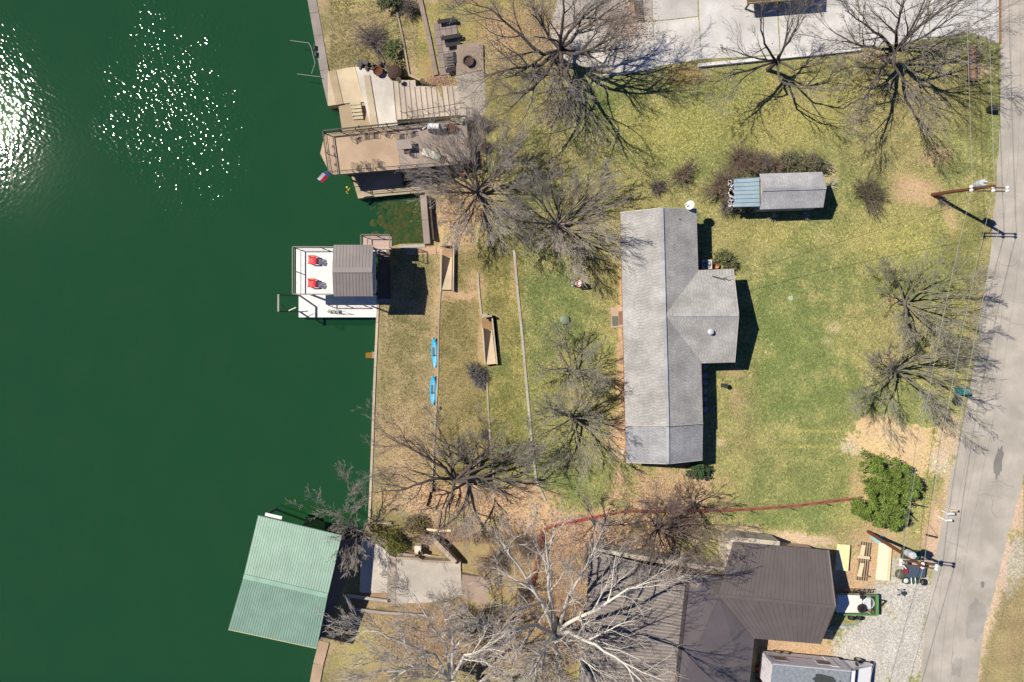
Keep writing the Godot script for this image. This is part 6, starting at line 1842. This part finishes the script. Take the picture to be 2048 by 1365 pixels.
func nets(o: Vector3, bones: Array, cs: float) -> MB:
	# tapered capsules joined by a smooth minimum, meshed as surface nets
	var lo := Vector3(1e9, 1e9, 1e9)
	var hi := -lo
	for q in bones:
		for e in 2:
			var r: float = q[2 + e] + cs * 2
			lo = lo.min(q[e] - Vector3(r, r, r))
			hi = hi.max(q[e] + Vector3(r, r, r))
	var d := Vector3i(((hi - lo) / cs).ceil()) + Vector3i.ONE
	var val := PackedFloat32Array()
	val.resize(d.x * d.y * d.z)
	val.fill(1.0)
	var own := PackedInt32Array()
	own.resize(val.size())
	for bi in bones.size():
		var q: Array = bones[bi]
		var a: Vector3 = q[0]
		var ab: Vector3 = q[1] - q[0]
		var l2 := maxf(ab.length_squared(), 1e-6)
		var rr: float = maxf(q[2], q[3]) + .06
		var c0 := Vector3i(((q[0].min(q[1]) - Vector3.ONE * rr - lo) / cs).floor()).clamp(Vector3i.ZERO, d - Vector3i.ONE)
		var c1 := Vector3i(((q[0].max(q[1]) + Vector3.ONE * rr - lo) / cs).ceil()).clamp(Vector3i.ZERO, d - Vector3i.ONE)
		for z in range(c0.z, c1.z + 1):
			for y in range(c0.y, c1.y + 1):
				for x in range(c0.x, c1.x + 1):
					var p := lo + Vector3(x, y, z) * cs
					var t := clampf((p - a).dot(ab) / l2, 0, 1)
					var dist: float = p.distance_to(a + ab * t) - lerpf(q[2], q[3], t)
					var k := (z * d.y + y) * d.x + x
					var v := val[k]
					if dist < v: own[k] = bi
					var kk := .025 if q[2] > .03 else .006
					var hh := maxf(kk - absf(dist - v), 0.0) / kk
					val[k] = minf(dist, v) - hh * hh * kk * .25
	var mb := MB.new()
	var idx := {}
	for z in d.z - 1:
		for y in d.y - 1:
			for x in d.x - 1:
				var sum := Vector3.ZERO
				var cnt := 0
				var k := (z * d.y + y) * d.x + x
				var st := [0, 1, d.x, d.x + 1, d.x * d.y, d.x * d.y + 1, d.x * d.y + d.x, d.x * d.y + d.x + 1]
				var neg := 0
				for e in 8:
					if val[k + st[e]] < 0: neg += 1
				if neg == 0 or neg == 8: continue
				for e in [[0, 1], [2, 3], [4, 5], [6, 7], [0, 2], [1, 3], [4, 6], [5, 7], [0, 4], [1, 5], [2, 6], [3, 7]]:
					var va := val[k + st[e[0]]]
					var vb := val[k + st[e[1]]]
					if (va < 0) != (vb < 0):
						var t := va / (va - vb)
						var pa := Vector3(e[0] & 1, (e[0] >> 1) & 1, e[0] >> 2)
						var pb := Vector3(e[1] & 1, (e[1] >> 1) & 1, e[1] >> 2)
						sum += pa.lerp(pb, t)
						cnt += 1
				idx[Vector3i(x, y, z)] = mb.v.size()
				mb.v.append(o + lo + (Vector3(x, y, z) + sum / cnt) * cs)
				mb.n.append(Vector3(val[k + 1] - val[k], val[k + d.x] - val[k], val[k + d.x * d.y] - val[k]).normalized())
				mb.c.append(bones[own[k]][4])
	for c: Vector3i in idx:
		var k := (c.z * d.y + c.y) * d.x + c.x
		for ax in 3:
			var e: Vector3i = [Vector3i(1, 0, 0), Vector3i(0, 1, 0), Vector3i(0, 0, 1)][ax]
			var u: Vector3i = [Vector3i(0, 1, 0), Vector3i(0, 0, 1), Vector3i(1, 0, 0)][ax]
			var w: Vector3i = [Vector3i(0, 0, 1), Vector3i(1, 0, 0), Vector3i(0, 1, 0)][ax]
			var k2 := k + e.x + e.y * d.x + e.z * d.x * d.y
			if (val[k] < 0) == (val[k2] < 0): continue
			if not (idx.has(c - u) and idx.has(c - w) and idx.has(c - u - w)): continue
			var q := [idx[c], idx[c - u], idx[c - u - w], idx[c - w]]
			if val[k] < 0: mb.i.append_array(PackedInt32Array([q[0], q[2], q[1], q[0], q[3], q[2]]))
			else: mb.i.append_array(PackedInt32Array([q[0], q[1], q[2], q[0], q[2], q[3]]))
	return mb

# ---------------------------------------------------------------- vegetation
func build_trees() -> void:
	var grey := {"col": C(138, 128, 120), "col2": C(166, 158, 151), "col3": C(190, 183, 177)}
	var dark := {"col": C(98, 91, 87), "col2": C(126, 119, 114), "col3": C(168, 161, 155)}
	var green := {"col": C(136, 134, 118), "col2": C(160, 158, 142), "col3": C(180, 178, 162)}
	var syc := {"col": C(232, 228, 220), "col2": C(236, 230, 222), "col3": C(214, 204, 194)}
	var o := {"seed": 201, "h": 3.0, "tr": .42, "n": 5, "L": 5.0, "e0": 15, "e1": 55, "kids": [8, 6, 5, 2], "wig": .3, "ang0": 30, "ang1": 70, "limbs": [
		[[1085, 110, 4.2], [1040, 70, 6.0], [985, 20, 7.0], [950, 10, 7.5]], [[1080, 130, 4.5], [1030, 135, 6.0], [975, 150, 6.5]], [[1150, 70, 5.0], [1190, 40, 6.5], [1240, 5, 7.5]], [[1120, 80, 5.0], [1130, 20, 7.5], [1120, -40, 8.5]], [[1150, 110, 4.5], [1195, 95, 6.0], [1250, 60, 7.0]], [[1090, 150, 4.5], [1060, 180, 5.5], [1020, 215, 6.0]], [[1130, 150, 4.5], [1150, 190, 5.5], [1165, 240, 6.0]]]}
	o.merge(dark)
	tree("oak_tree", "huge dark bare oak spreading over the concrete drive", P(1117, 122, 0), o)
	o = {"seed": 202, "h": 2.6, "tr": .24, "n": 1, "L": 4.2, "kids": [6, 5, 4, 2], "wig": .25, "limbs": [[[1528, 90, 5.0], [1522, 40, 7.0], [1530, -10, 8.0]], [[1570, 95, 5.0], [1595, 50, 7.0], [1602, 0, 8.0]], [[1500, 140, 4.0], [1460, 150, 5.0], [1420, 175, 5.5]], [[1530, 120, 4.5], [1490, 110, 5.5], [1440, 95, 6.0]], [[1590, 140, 4.5], [1640, 125, 6.0], [1680, 95, 6.5]], [[1560, 160, 4.0], [1600, 175, 5.0], [1650, 180, 5.5]]]}
	o.merge(dark)
	tree("pecan_tree", "slender bare tree just below the low white wall", P(1537, 140, 0), o)
	o = {"seed": 203, "h": 2.6, "tr": .32, "n": 4, "L": 4.8, "e0": 10, "e1": 60, "kids": [8, 6, 5, 2], "wig": .2, "limbs": [[[1762, 70, 5.0], [1725, 45, 6.5], [1690, 20, 7.5]], [[1795, 60, 5.5], [1806, 15, 7.5], [1815, -30, 8.5]], [[1815, 75, 5.5], [1860, 35, 7.0], [1905, 0, 8.0]], [[1825, 95, 5.0], [1880, 82, 6.5], [1940, 62, 7.5]], [[1745, 95, 4.5], [1705, 85, 5.8], [1660, 58, 6.8]], [[1790, 135, 4.5], [1815, 170, 5.5], [1850, 210, 6.0]], [[1760, 140, 4.5], [1740, 175, 5.2], [1725, 215, 5.6]]]}
	o.merge(dark)
	tree("pecan_tree", "large dense bare tree at the corner of drive and road", P(1768, 118, 0), o)
	o = {"seed": 204, "h": .9, "tr": .27, "n": 15, "L": 5.0, "e0": 4, "e1": 66, "kids": [7, 6, 5, 2], "wig": .13, "ang0": 18, "ang1": 45}
	o.merge(grey)
	tree("bare_tree", "many-stemmed grey tree on the bank behind the boathouse deck", G(955, 388), o)
	o = {"seed": 205, "h": 1.0, "tr": .25, "n": 15, "L": 4.8, "e0": 4, "e1": 62, "kids": [7, 6, 5, 2], "wig": .13, "ang0": 18, "ang1": 45}
	o.merge(grey)
	tree("bare_tree", "grey bare tree between terrace wall and the house's upper corner", P(1114, 452, 0), o)
	o = {"seed": 206, "h": .9, "tr": .24, "n": 9, "L": 4.2, "e0": 8, "e1": 52, "kids": [6, 6, 5, 3], "wig": .22, "ang0": 20, "ang1": 48}
	o.merge(green)
	tree("bare_tree", "upper of two spreading bare trees between front lawn and road", P(1800, 606, 0), o)
	o = o.duplicate()
	o.merge({"seed": 207, "L": 4.3, "n": 11}, true)
	tree("bare_tree", "lower of two spreading bare trees between front lawn and road", P(1784, 740, 0), o)
	o = {"seed": 208, "h": 1.2, "tr": .2, "n": 8, "L": 3.0, "e0": 20, "e1": 65, "kids": [6, 6, 5, 2], "wig": .17, "lean": Vector3(.5, 0, -.2), "ang0": 20, "ang1": 50}
	o.merge(green)
	tree("bare_tree", "smaller bare tree beside the house below the entry pad", P(1130, 740, 0), o)
	o = o.duplicate()
	o.merge({"seed": 209, "L": 4.1, "n": 10, "tr": .25, "lean": Vector3.ZERO}, true)
	tree("bare_tree", "wide bare tree reaching over the house's lower roof", P(1143, 833, 0), o)
	o = {"seed": 210, "h": 1.8, "tr": .36, "n": 3, "L": 4.2, "e0": 15, "e1": 60, "kids": [7, 6, 4, 3], "wig": .28, "limbs": [[[880, 955, 3.0], [840, 968, 4.0], [800, 980, 4.6], [752, 986, 5.0]], [[890, 935, 3.2], [850, 915, 4.4], [805, 888, 5.0], [770, 872, 5.4]], [[905, 925, 3.2], [895, 890, 4.4], [880, 860, 5.2]], [[940, 935, 3.2], [965, 905, 4.4], [985, 870, 5.2]], [[955, 955, 3.0], [1000, 962, 4.0], [1040, 955, 4.6], [1062, 930, 5.0]], [[935, 965, 2.8], [936, 1000, 3.6], [915, 1030, 4.2], [888, 1055, 4.6]], [[950, 940, 3.2], [995, 925, 4.2], [1030, 905, 4.8]]]}
	o.merge(dark)
	tree("oak_tree", "wide crooked oak spreading over the garden terraces", G(912, 955), o)
	o = {"seed": 211, "h": 1.2, "tr": .13, "n": 4, "L": 2.7, "kids": [7, 5, 5, 2], "wig": .2, "lean": Vector3(-1.0, .6, .2), "limbs": [[[700, 1040, 2.2], [660, 1025, 3.0], [620, 1012, 3.4]], [[715, 1020, 2.2], [700, 985, 3.0], [690, 960, 3.4]], [[705, 1060, 2.0], [690, 1085, 2.6], [700, 1120, 3.0]]]}
	o.merge(grey)
	tree("bare_tree", "thin grey tree leaning over the water by the green roof", P(737, 1048, -2.6), o)
	o = {"seed": 212, "h": 1.2, "tr": .2, "n": 12, "L": 4.4, "e0": 10, "e1": 65, "kids": [6, 5, 5, 2], "wig": .26}
	o.merge({"col": C(112, 100, 96), "col2": C(138, 122, 116), "col3": C(164, 148, 140)})
	tree("bare_tree", "tangled reddish-grey tree beside the red mesh fence", P(1312, 1052, 0), o)
	o = {"seed": 213, "h": 1.6, "tr": .15, "n": 5, "L": 3.0, "e0": 20, "e1": 60, "kids": [6, 5, 4, 2], "wig": .26}
	o.merge(dark)
	tree("bare_tree", "thin dark tree standing at the bright end of the red fence", P(1186, 1042, 0), o)
	o = {"seed": 216, "h": .8, "tr": .16, "n": 7, "L": 2.4, "e0": 10, "e1": 60, "kids": [6, 5, 4, 2], "wig": .24}
	o.merge({"col": C(96, 84, 80), "col2": C(124, 108, 102), "col3": C(152, 134, 126)})
	tree("bare_tree", "low tangled tree between the red fence and the lower house roof", P(1380, 1005, 0), o)
	o = {"seed": 214, "h": 4.6, "tr": .4, "n": 4, "L": 5.2, "e0": 35, "e1": 75, "kids": [8, 6, 5, 2], "wig": .17, "rmin": .012, "limbs": [[[1085, 1205, 7.8], [1055, 1160, 10.4], [1020, 1110, 12.3], [990, 1065, 13.7]], [[1100, 1190, 7.8], [1095, 1130, 11.1], [1090, 1060, 13.0]], [[1135, 1200, 7.8], [1165, 1150, 10.4], [1180, 1110, 11.7]], [[1150, 1240, 7.8], [1200, 1220, 9.8], [1255, 1180, 11.1], [1300, 1165, 11.7]], [[1140, 1265, 7.8], [1190, 1290, 10.4], [1250, 1330, 12.3], [1290, 1370, 13.0]], [[1105, 1280, 7.8], [1075, 1320, 10.4], [1045, 1370, 12.3]], [[1070, 1250, 7.8], [1020, 1260, 10.4], [960, 1280, 11.7]]]}
	o.merge(syc)
	tree("sycamore_tree", "tall white-barked sycamore beside the weathered brown roof", P(1106, 1238, -.2), o)
	o = {"seed": 215, "h": 3.0, "tr": .34, "n": 6, "L": 4.6, "e0": 35, "e1": 75, "kids": [9, 7, 6, 3], "wig": .17, "rmin": .012, "limbs": [[[890, 1290, 6.0], [855, 1240, 8.0], [828, 1190, 9.0]], [[905, 1285, 6.0], [890, 1240, 8.0], [880, 1215, 8.8]], [[870, 1310, 6.0], [810, 1290, 8.0], [755, 1265, 9.0], [720, 1250, 9.5]], [[930, 1310, 6.0], [970, 1300, 8.0], [1010, 1305, 8.8]], [[860, 1335, 6.0], [800, 1340, 8.0], [740, 1345, 9.0]]]}
	o.merge(syc)
	tree("sycamore_tree", "white-barked sycamore at the bottom edge by the lake lot", P(906, 1338, -1.6), o)
	# shrubs
	var tw := [C(138, 128, 122), C(156, 146, 140), C(176, 168, 160)]
	var br := [C(156, 136, 120), C(178, 158, 140), C(142, 128, 116)]
	shrub("shrub", "round silver-grey shrub between two terraces below the ramp", G(957, 750), 1.5, 1.7, 700, [C(150, 148, 144), C(172, 170, 166), C(130, 128, 122)], 301)
	shrub("shrub", "wispy grey shrub on the north lake lawn", G(748, 82), 2.6, 1.6, 260, tw, 302)
	shrub("shrub", "brown twiggy shrub on the end of the blue lean-to", P(1440, 375, 0), 2.6, 2.4, 330, br, 303)
	shrub("shrub", "grey twiggy shrub by the lean-to's lower corner", P(1452, 412, 0), 1.4, 1.6, 240, tw, 304)
	for k in 6:
		shrub("hedge_shrub", ["hedge shrub behind the shed nearest the blue lean-to", "second hedge shrub behind the shed from the lean-to", "third hedge shrub behind the shed from the lean-to", "fourth hedge shrub behind the shed from the lean-to", "fifth hedge shrub behind the shed from the lean-to", "hedge shrub at the shed's far upper corner"][k], P(1498 + k * 25, 336 - (k % 2) * 6, 0), 1.45, 1.6, 200, br if k % 2 == 0 else tw, 310 + k, 1 if k > 2 else 0, C(112, 118, 76), "hedge behind the shed")
	shrub("shrub", "loose brown thicket above the blue lean-to", P(1478, 322, 0), 2.4, 1.8, 260, br, 341)
	shrub("shrub", "rounded olive shrub on the lawn right of the shed", P(1733, 392, 0), 2.1, 1.5, 420, [C(140, 132, 112), C(156, 146, 126), C(124, 120, 98)], 320, 0, C(116, 122, 76))
	shrub("shrub", "leafy shrub over the air conditioner by the house wing", P(1443, 520, 0), 1.2, 1.4, 150, br, 321, 2, C(100, 114, 62))
	shrub("shrub", "dark green evergreen shrub at the foot of the lower roof", P(1392, 938, 0), 1.2, 1.3, 160, br, 322, 9, C(62, 94, 52))
	shrub("shrub", "low grey shrub in the grass left of the lean-to", P(1312, 376, 0), 1.2, .9, 120, tw, 323)
	shrub("shrub", "sparse brown shrub between grey tree and lean-to", P(1362, 352, 0), 1.9, 1.2, 170, br, 324)
	shrub("shrub", "pale stiff shrub overhanging the south lake wall", P(684, 1262, -2.6), 1.3, 1.6, 130, [C(190, 168, 150), C(206, 184, 166)], 325)
	shrub("shrub", "green weedy shrub beside the pale concrete landing", P(790, 1083, -2.4), 1.5, .9, 260, [C(130, 120, 70), C(110, 104, 58)], 326, 2, C(124, 130, 62))
	shrub("shrub", "olive weedy shrub at the corner of the lake wall", P(758, 1066, -2.5), 1.3, .9, 220, [C(130, 116, 76), C(116, 104, 64)], 327, 2, C(126, 120, 64))
	shrub("shrub", "brown brushy shrub below the garden steps", P(836, 1046, -2.3), 1.5, .9, 240, br, 328, 2, C(116, 104, 60))
	shrub("shrub", "dark leafy shrub at the top of the two north lawn strips", G(780, 8), 1.4, 1.4, 200, tw, 329, 4, C(84, 96, 56))
	shrub("shrub", "grey leafless shrub on the narrow north lawn strip", G(822, 20), 1.3, 1.4, 200, tw, 330)
	shrub("shrub", "green shrub against the thin wall above the patio rocks", G(785, 100), 1.0, .9, 120, tw, 331, 5, C(92, 110, 56))
	shrub("shrub", "small grey thicket shrub between oak and terrace wall", G(972, 870), .9, .9, 200, tw, 332)
	shrub("shrub", "twiggy brown shrub at the foot of the utility pole", P(1880, 402, 0), .9, .8, 60, tw, 333)
	shrub("shrub", "brown thicket beside the bright corner of the red fence", P(1050, 1090, -.3), 2.2, 1.3, 300, br, 334)
	shrub("shrub", "olive thicket among the white sycamore branches", P(950, 1240, -1.4), 2.4, 1.4, 340, br, 335, 2, C(112, 104, 60))
	shrub("shrub", "brown thicket on the bank above the lake patio", P(990, 1120, -1.0), 2.4, 1.0, 300, br, 336)
	shrub("shrub", "reddish twiggy shrub growing against the red fence's middle", P(1350, 1040, 0), 2.2, 1.4, 320, [C(140, 112, 104), C(160, 130, 120)], 337)
	for q in [[1545, 436, "spiky silver yucca at the shed's door side"], [1608, 433, "spiky silver yucca farther along the shed front"], [1660, 372, "spiky silver yucca at the shed's gable end"]]:
		yucca(P(q[0], q[1], 0), q[2])
	evergreen()
	# bare twig sprays of vines over the deck's end railing
	shrub("vine_shrub", "bare vine thicket climbing the end of the railed deck", P(952, 285, 0), 1.2, 1.4, 260, br, 340)
	shrub("vine_shrub", "bare vine thicket at the upper corner of the railed deck", P(958, 245, 0), 1.0, 1.2, 160, br, 341)

func yucca(b: Vector3, label: String) -> void:
	rng.seed = int(b.x * 100)
	var t := thing("yucca", label, "plant", b, "yuccas round the shed")
	for k in 26:
		var a := rng.randf() * TAU
		var el := rng.randf_range(.25, 1.1)
		var l := rng.randf_range(.5, .85)
		var d := Vector3(cos(a) * cos(el), sin(el), sin(a) * cos(el))
		var s := d.cross(Vector3.UP).normalized() * .035
		var m := b + Vector3(0, .1, 0) + d * l * .4
		var tip := b + Vector3(0, .1, 0) + d * l - Vector3(0, .05, 0)
		var mb := MB.new()
		var col := vary(C(158, 162, 150), .15)
		mb.quad(b + s * .5, m + s, m - s, b - s * .5, col)
		mb.tri(m + s, tip, m - s, col)
		part(t, "blade", mb, M.leaf)

func evergreen() -> void:
	rng.seed = 400
	var b := P(1786, 1000, 0)
	var t := thing("evergreen_tree", "dense bright green evergreen tree beside the bare verge", "tree", b)
	var tk := MB.new()
	for k in 5:
		var a := TAU * k / 5
		tk.tube(PackedVector3Array([b - Vector3(0, .1, 0), b + Vector3(cos(a) * .5, 1.2, sin(a) * .5), b + Vector3(cos(a) * 1.4, 2.4, sin(a) * 1.4)]), PackedFloat32Array([.14, .1, .04]), 6, C(96, 84, 72))
	part(t, "trunk", tk, M.bark)
	var lv := MB.new()
	var outl := [[1750, 930, 26], [1785, 938, 30], [1812, 955, 26], [1838, 972, 16], [1760, 965, 34], [1740, 1008, 28], [1775, 1000, 40], [1808, 995, 30], [1752, 1030, 22], [1786, 1034, 28], [1808, 1040, 20], [1800, 1052, 14], [1728, 1018, 16], [1832, 988, 14], [1770, 1048, 12], [1790, 968, 26], [1768, 985, 26], [1795, 1012, 26]]
	for q in outl:
		var c := P(q[0] - 12, q[1] - 5, 1.9) 
		var R: float = q[2] * K * .9
		for m in int(9 + R * 11):
			# clumps on the upper shell, leaves round each clump
			var d := Vector3(rng.randf_range(-1, 1), rng.randf_range(-.35, 1), rng.randf_range(-1, 1)).normalized()
			var cc := c + d * R * rng.randf_range(.65, 1.0) * Vector3(1, .85, 1)
			var cr := rng.randf_range(.22, .42)
			var col := vary(C(112, 134, 56), .28)
			for k in 62:
				var e := Vector3(rng.randf_range(-1, 1), rng.randf_range(-1, 1), rng.randf_range(-1, 1)).normalized() * cr * pow(rng.randf(), .4)
				leaf_quad(lv, cc + e * Vector3(1, .7, 1), rng.randf_range(.05, .085), vary(col, .25))
	part(t, "crown", lv, M.leaf)

func build_grass() -> void:
	# short tufts over the lawns, tinted by the colour map
	rng.seed = 500
	var mb := MB.new()
	for k in 6:
		var a := TAU * k / 6 + .3
		var d := Vector3(cos(a), 0, sin(a))
		var s := Vector3(-d.z, 0, d.x) * .026
		var l := .06 + .035 * (k % 3)
		mb.tri(d * .01 - s, d * .01 + s, d * l + Vector3(0, .06 + .035 * ((k + 1) % 3), 0), Color.WHITE)
	var gm := StandardMaterial3D.new()
	gm.resource_name = "grass_blade"
	gm.vertex_color_use_as_albedo = true
	gm.roughness = .8
	var me := mb.mesh(gm)
	var buf := PackedFloat32Array()
	var cnt := 0
	var data := ground_img.get_data()
	for k in 330000:
		var px := rng.randf_range(640, 2000)
		var py := rng.randf_range(0, 1100)
		if px < 1046:
			if py > 1000 or (py > 135 and py < 250 and px < 980) or (py >= 250 and py < 500 and px < 990): continue
			if py <= 135 and (px < 660 or px > 835): continue
			if py >= 500 and px < 762: continue
			if py < 700 and px > 955 and px < 1000 and py > 625: continue
			if py < 735 and px > 955 and px < 1000 and py > 625: continue
			if py < 590 and px > 878 and px < 912: continue
		else:
			if py < 165.0 - clampf((px - 1245.0) * .116, -20.0, 80.0): continue
			if px > 1985 - maxf(0, py - 400) * .16: continue
			if py > 1075: continue
		var o := (int(py * .5) * 1024 + int(px * .5)) * 3
		var r := data[o] / 255.0
		var g := data[o + 1] / 255.0
		var b := data[o + 2] / 255.0
		var dry := (r - g) * 255.0
		if rng.randf() * 22.0 < dry - 6.0: continue
		var p := G(px, py) if px < 1060 else P(px, py, 0)
		var sc := rng.randf_range(.5, 1.15)
		var an := rng.randf() * TAU
		var cs := cos(an) * sc
		var sn := sin(an) * sc
		var j := rng.randf_range(.84, 1.18)
		var lc := Color(r, g, b).srgb_to_linear()
		buf.append_array(PackedFloat32Array([cs, 0, sn, p.x, 0, sc * rng.randf_range(.5, 1.0), 0, p.y, -sn, 0, cs, p.z, lc.r * j, lc.g * j * rng.randf_range(.95, 1.12), lc.b * j * .9, 1]))
		cnt += 1
	var mm := MultiMesh.new()
	mm.transform_format = MultiMesh.TRANSFORM_3D
	mm.use_colors = true
	mm.mesh = me
	mm.instance_count = cnt
	mm.buffer = buf
	var o2 := MultiMeshInstance3D.new()
	o2.name = "grass"
	o2.multimesh = mm
	add_child(o2)
	tag(o2, "short winter grass covering the lawns and garden terraces", "grass")
	o2.set_meta("kind", "stuff")

func build_litter() -> void:
	# fallen leaves under the bare trees
	rng.seed = 600
	var mb := MB.new()
	mb.quad(Vector3(-.05, .008, 0), Vector3(0, .02, .032), Vector3(.055, .01, 0), Vector3(0, .025, -.032), Color.WHITE)
	var lm := StandardMaterial3D.new()
	lm.resource_name = "dry_leaf"
	lm.vertex_color_use_as_albedo = true
	lm.roughness = .9
	var buf := PackedFloat32Array()
	var cnt := 0
	var zones := [[980, 1150, 190, 130, 7500], [1120, 1230, 120, 140, 6000], [900, 1290, 230, 90, 7000], [880, 1085, 110, 46, 3500], [1180, 1075, 260, 46, 6000], [1330, 1000, 130, 70, 3500], [930, 1000, 150, 46, 3000], [930, 410, 90, 80, 3500], [1080, 90, 150, 110, 5000], [1250, 50, 60, 60, 2500], [1120, 460, 130, 110, 2500], [1140, 800, 120, 130, 2500], [1820, 650, 130, 150, 3000], [1770, 170, 180, 110, 3000], [880, 160, 40, 14, 900], [870, 1165, 110, 60, 600], [820, 900, 90, 130, 1500], [1545, 210, 120, 100, 1200]]
	var cols := [C(156, 120, 94), C(176, 144, 116), C(132, 106, 88), C(192, 164, 136), C(150, 132, 118), C(118, 100, 90)]
	for zn in zones:
		for k in zn[4]:
			var r := Vector2(rng.randfn(0, .42), rng.randfn(0, .42))
			var px: float = zn[0] + r.x * zn[2]
			var py: float = zn[1] + r.y * zn[3]
			if px < 745 or (px > 1182 and py > 1098) or (px > 1236 and px < 1480 and py > 410 and py < 935): continue
			var p := G(px, py)
			if px > 718 and px < 1030 and py > 1085 and py < 1212: continue
			if py < 122 and px > 1112: p.y = .02
			p.y += .012
			var b := Basis(Vector3.UP, rng.randf() * TAU) * Basis(Vector3.RIGHT, rng.randf_range(-.4, .4))
			b = b.scaled(Vector3.ONE * rng.randf_range(.7, 1.5))
			var c: Color = vary(cols[rng.randi() % 6], .2)
			buf.append_array(PackedFloat32Array([b.x.x, b.y.x, b.z.x, p.x, b.x.y, b.y.y, b.z.y, p.y, b.x.z, b.y.z, b.z.z, p.z, c.r, c.g, c.b, 1]))
			cnt += 1
	var mm := MultiMesh.new()
	mm.transform_format = MultiMesh.TRANSFORM_3D
	mm.use_colors = true
	mm.mesh = mb.mesh(lm)
	mm.instance_count = cnt
	mm.buffer = buf
	var o2 := MultiMeshInstance3D.new()
	o2.name = "fallen_leaves"
	o2.multimesh = mm
	add_child(o2)
	tag(o2, "dry brown leaves scattered under the bare trees", "leaves")
	o2.set_meta("kind", "stuff")

func _ready() -> void:
	# camera straight down
	var cam := Camera3D.new()
	cam.name = "camera"
	add_child(cam)
	cam.fov = rad_to_deg(2.0 * atan(.5))
	cam.near = 1.0
	cam.far = 600.0
	cam.transform = Transform3D(Basis(Vector3.RIGHT, -PI / 2), Vector3(0, H, 0))
	cam.current = true
	# sky, exposure
	var sky := ProceduralSkyMaterial.new()
	sky.sky_top_color = Color(.22, .37, .64)
	sky.sky_horizon_color = Color(.5, .64, .84)
	sky.ground_bottom_color = Color(.2, .2, .18)
	sky.ground_horizon_color = Color(.5, .6, .72)
	sky.sky_energy_multiplier = .72
	sky.sun_angle_max = 1.0
	var env := Environment.new()
	env.background_mode = Environment.BG_SKY
	env.sky = Sky.new()
	env.sky.sky_material = sky
	env.tonemap_mode = Environment.TONE_MAPPER_LINEAR
	env.tonemap_exposure = 1.35
	env.sdfgi_enabled = true
	env.ssao_enabled = true
	env.ssil_enabled = true
	var we := WorldEnvironment.new()
	we.name = "world_environment"
	we.environment = env
	add_child(we)
	# sun: from the upper left of the picture, 49 degrees high
	var sun := DirectionalLight3D.new()
	sun.name = "sun"
	sun.light_energy = 1.5
	sun.light_color = Color(1.0, .955, .885)
	sun.light_angular_distance = .5
	sun.shadow_enabled = true
	add_child(sun)
	var el := deg_to_rad(49.0)
	var az := deg_to_rad(20.5)
	sun.look_at_from_position(Vector3.ZERO, Vector3(cos(az) * cos(el), -sin(el), sin(az) * cos(el)))
	make_materials()
	mk("blotch", .8, 0, noise_tex(.02, .8, 1.0, 29, 6), Vector3(.25, .25, .25))
	make_ground()
	build_lake()
	build_land()
	build_road()
	build_walls()
	build_house()
	build_shed()
	build_neighbour()
	build_boat_dock()
	build_north_boathouse()
	build_north_patio()
	build_green_boathouse()
	build_trees()
	build_poles()
	build_fence()
	build_vehicles()
	build_street_things()
	build_kayaks()
	build_person()
	build_grass()
	build_litter()
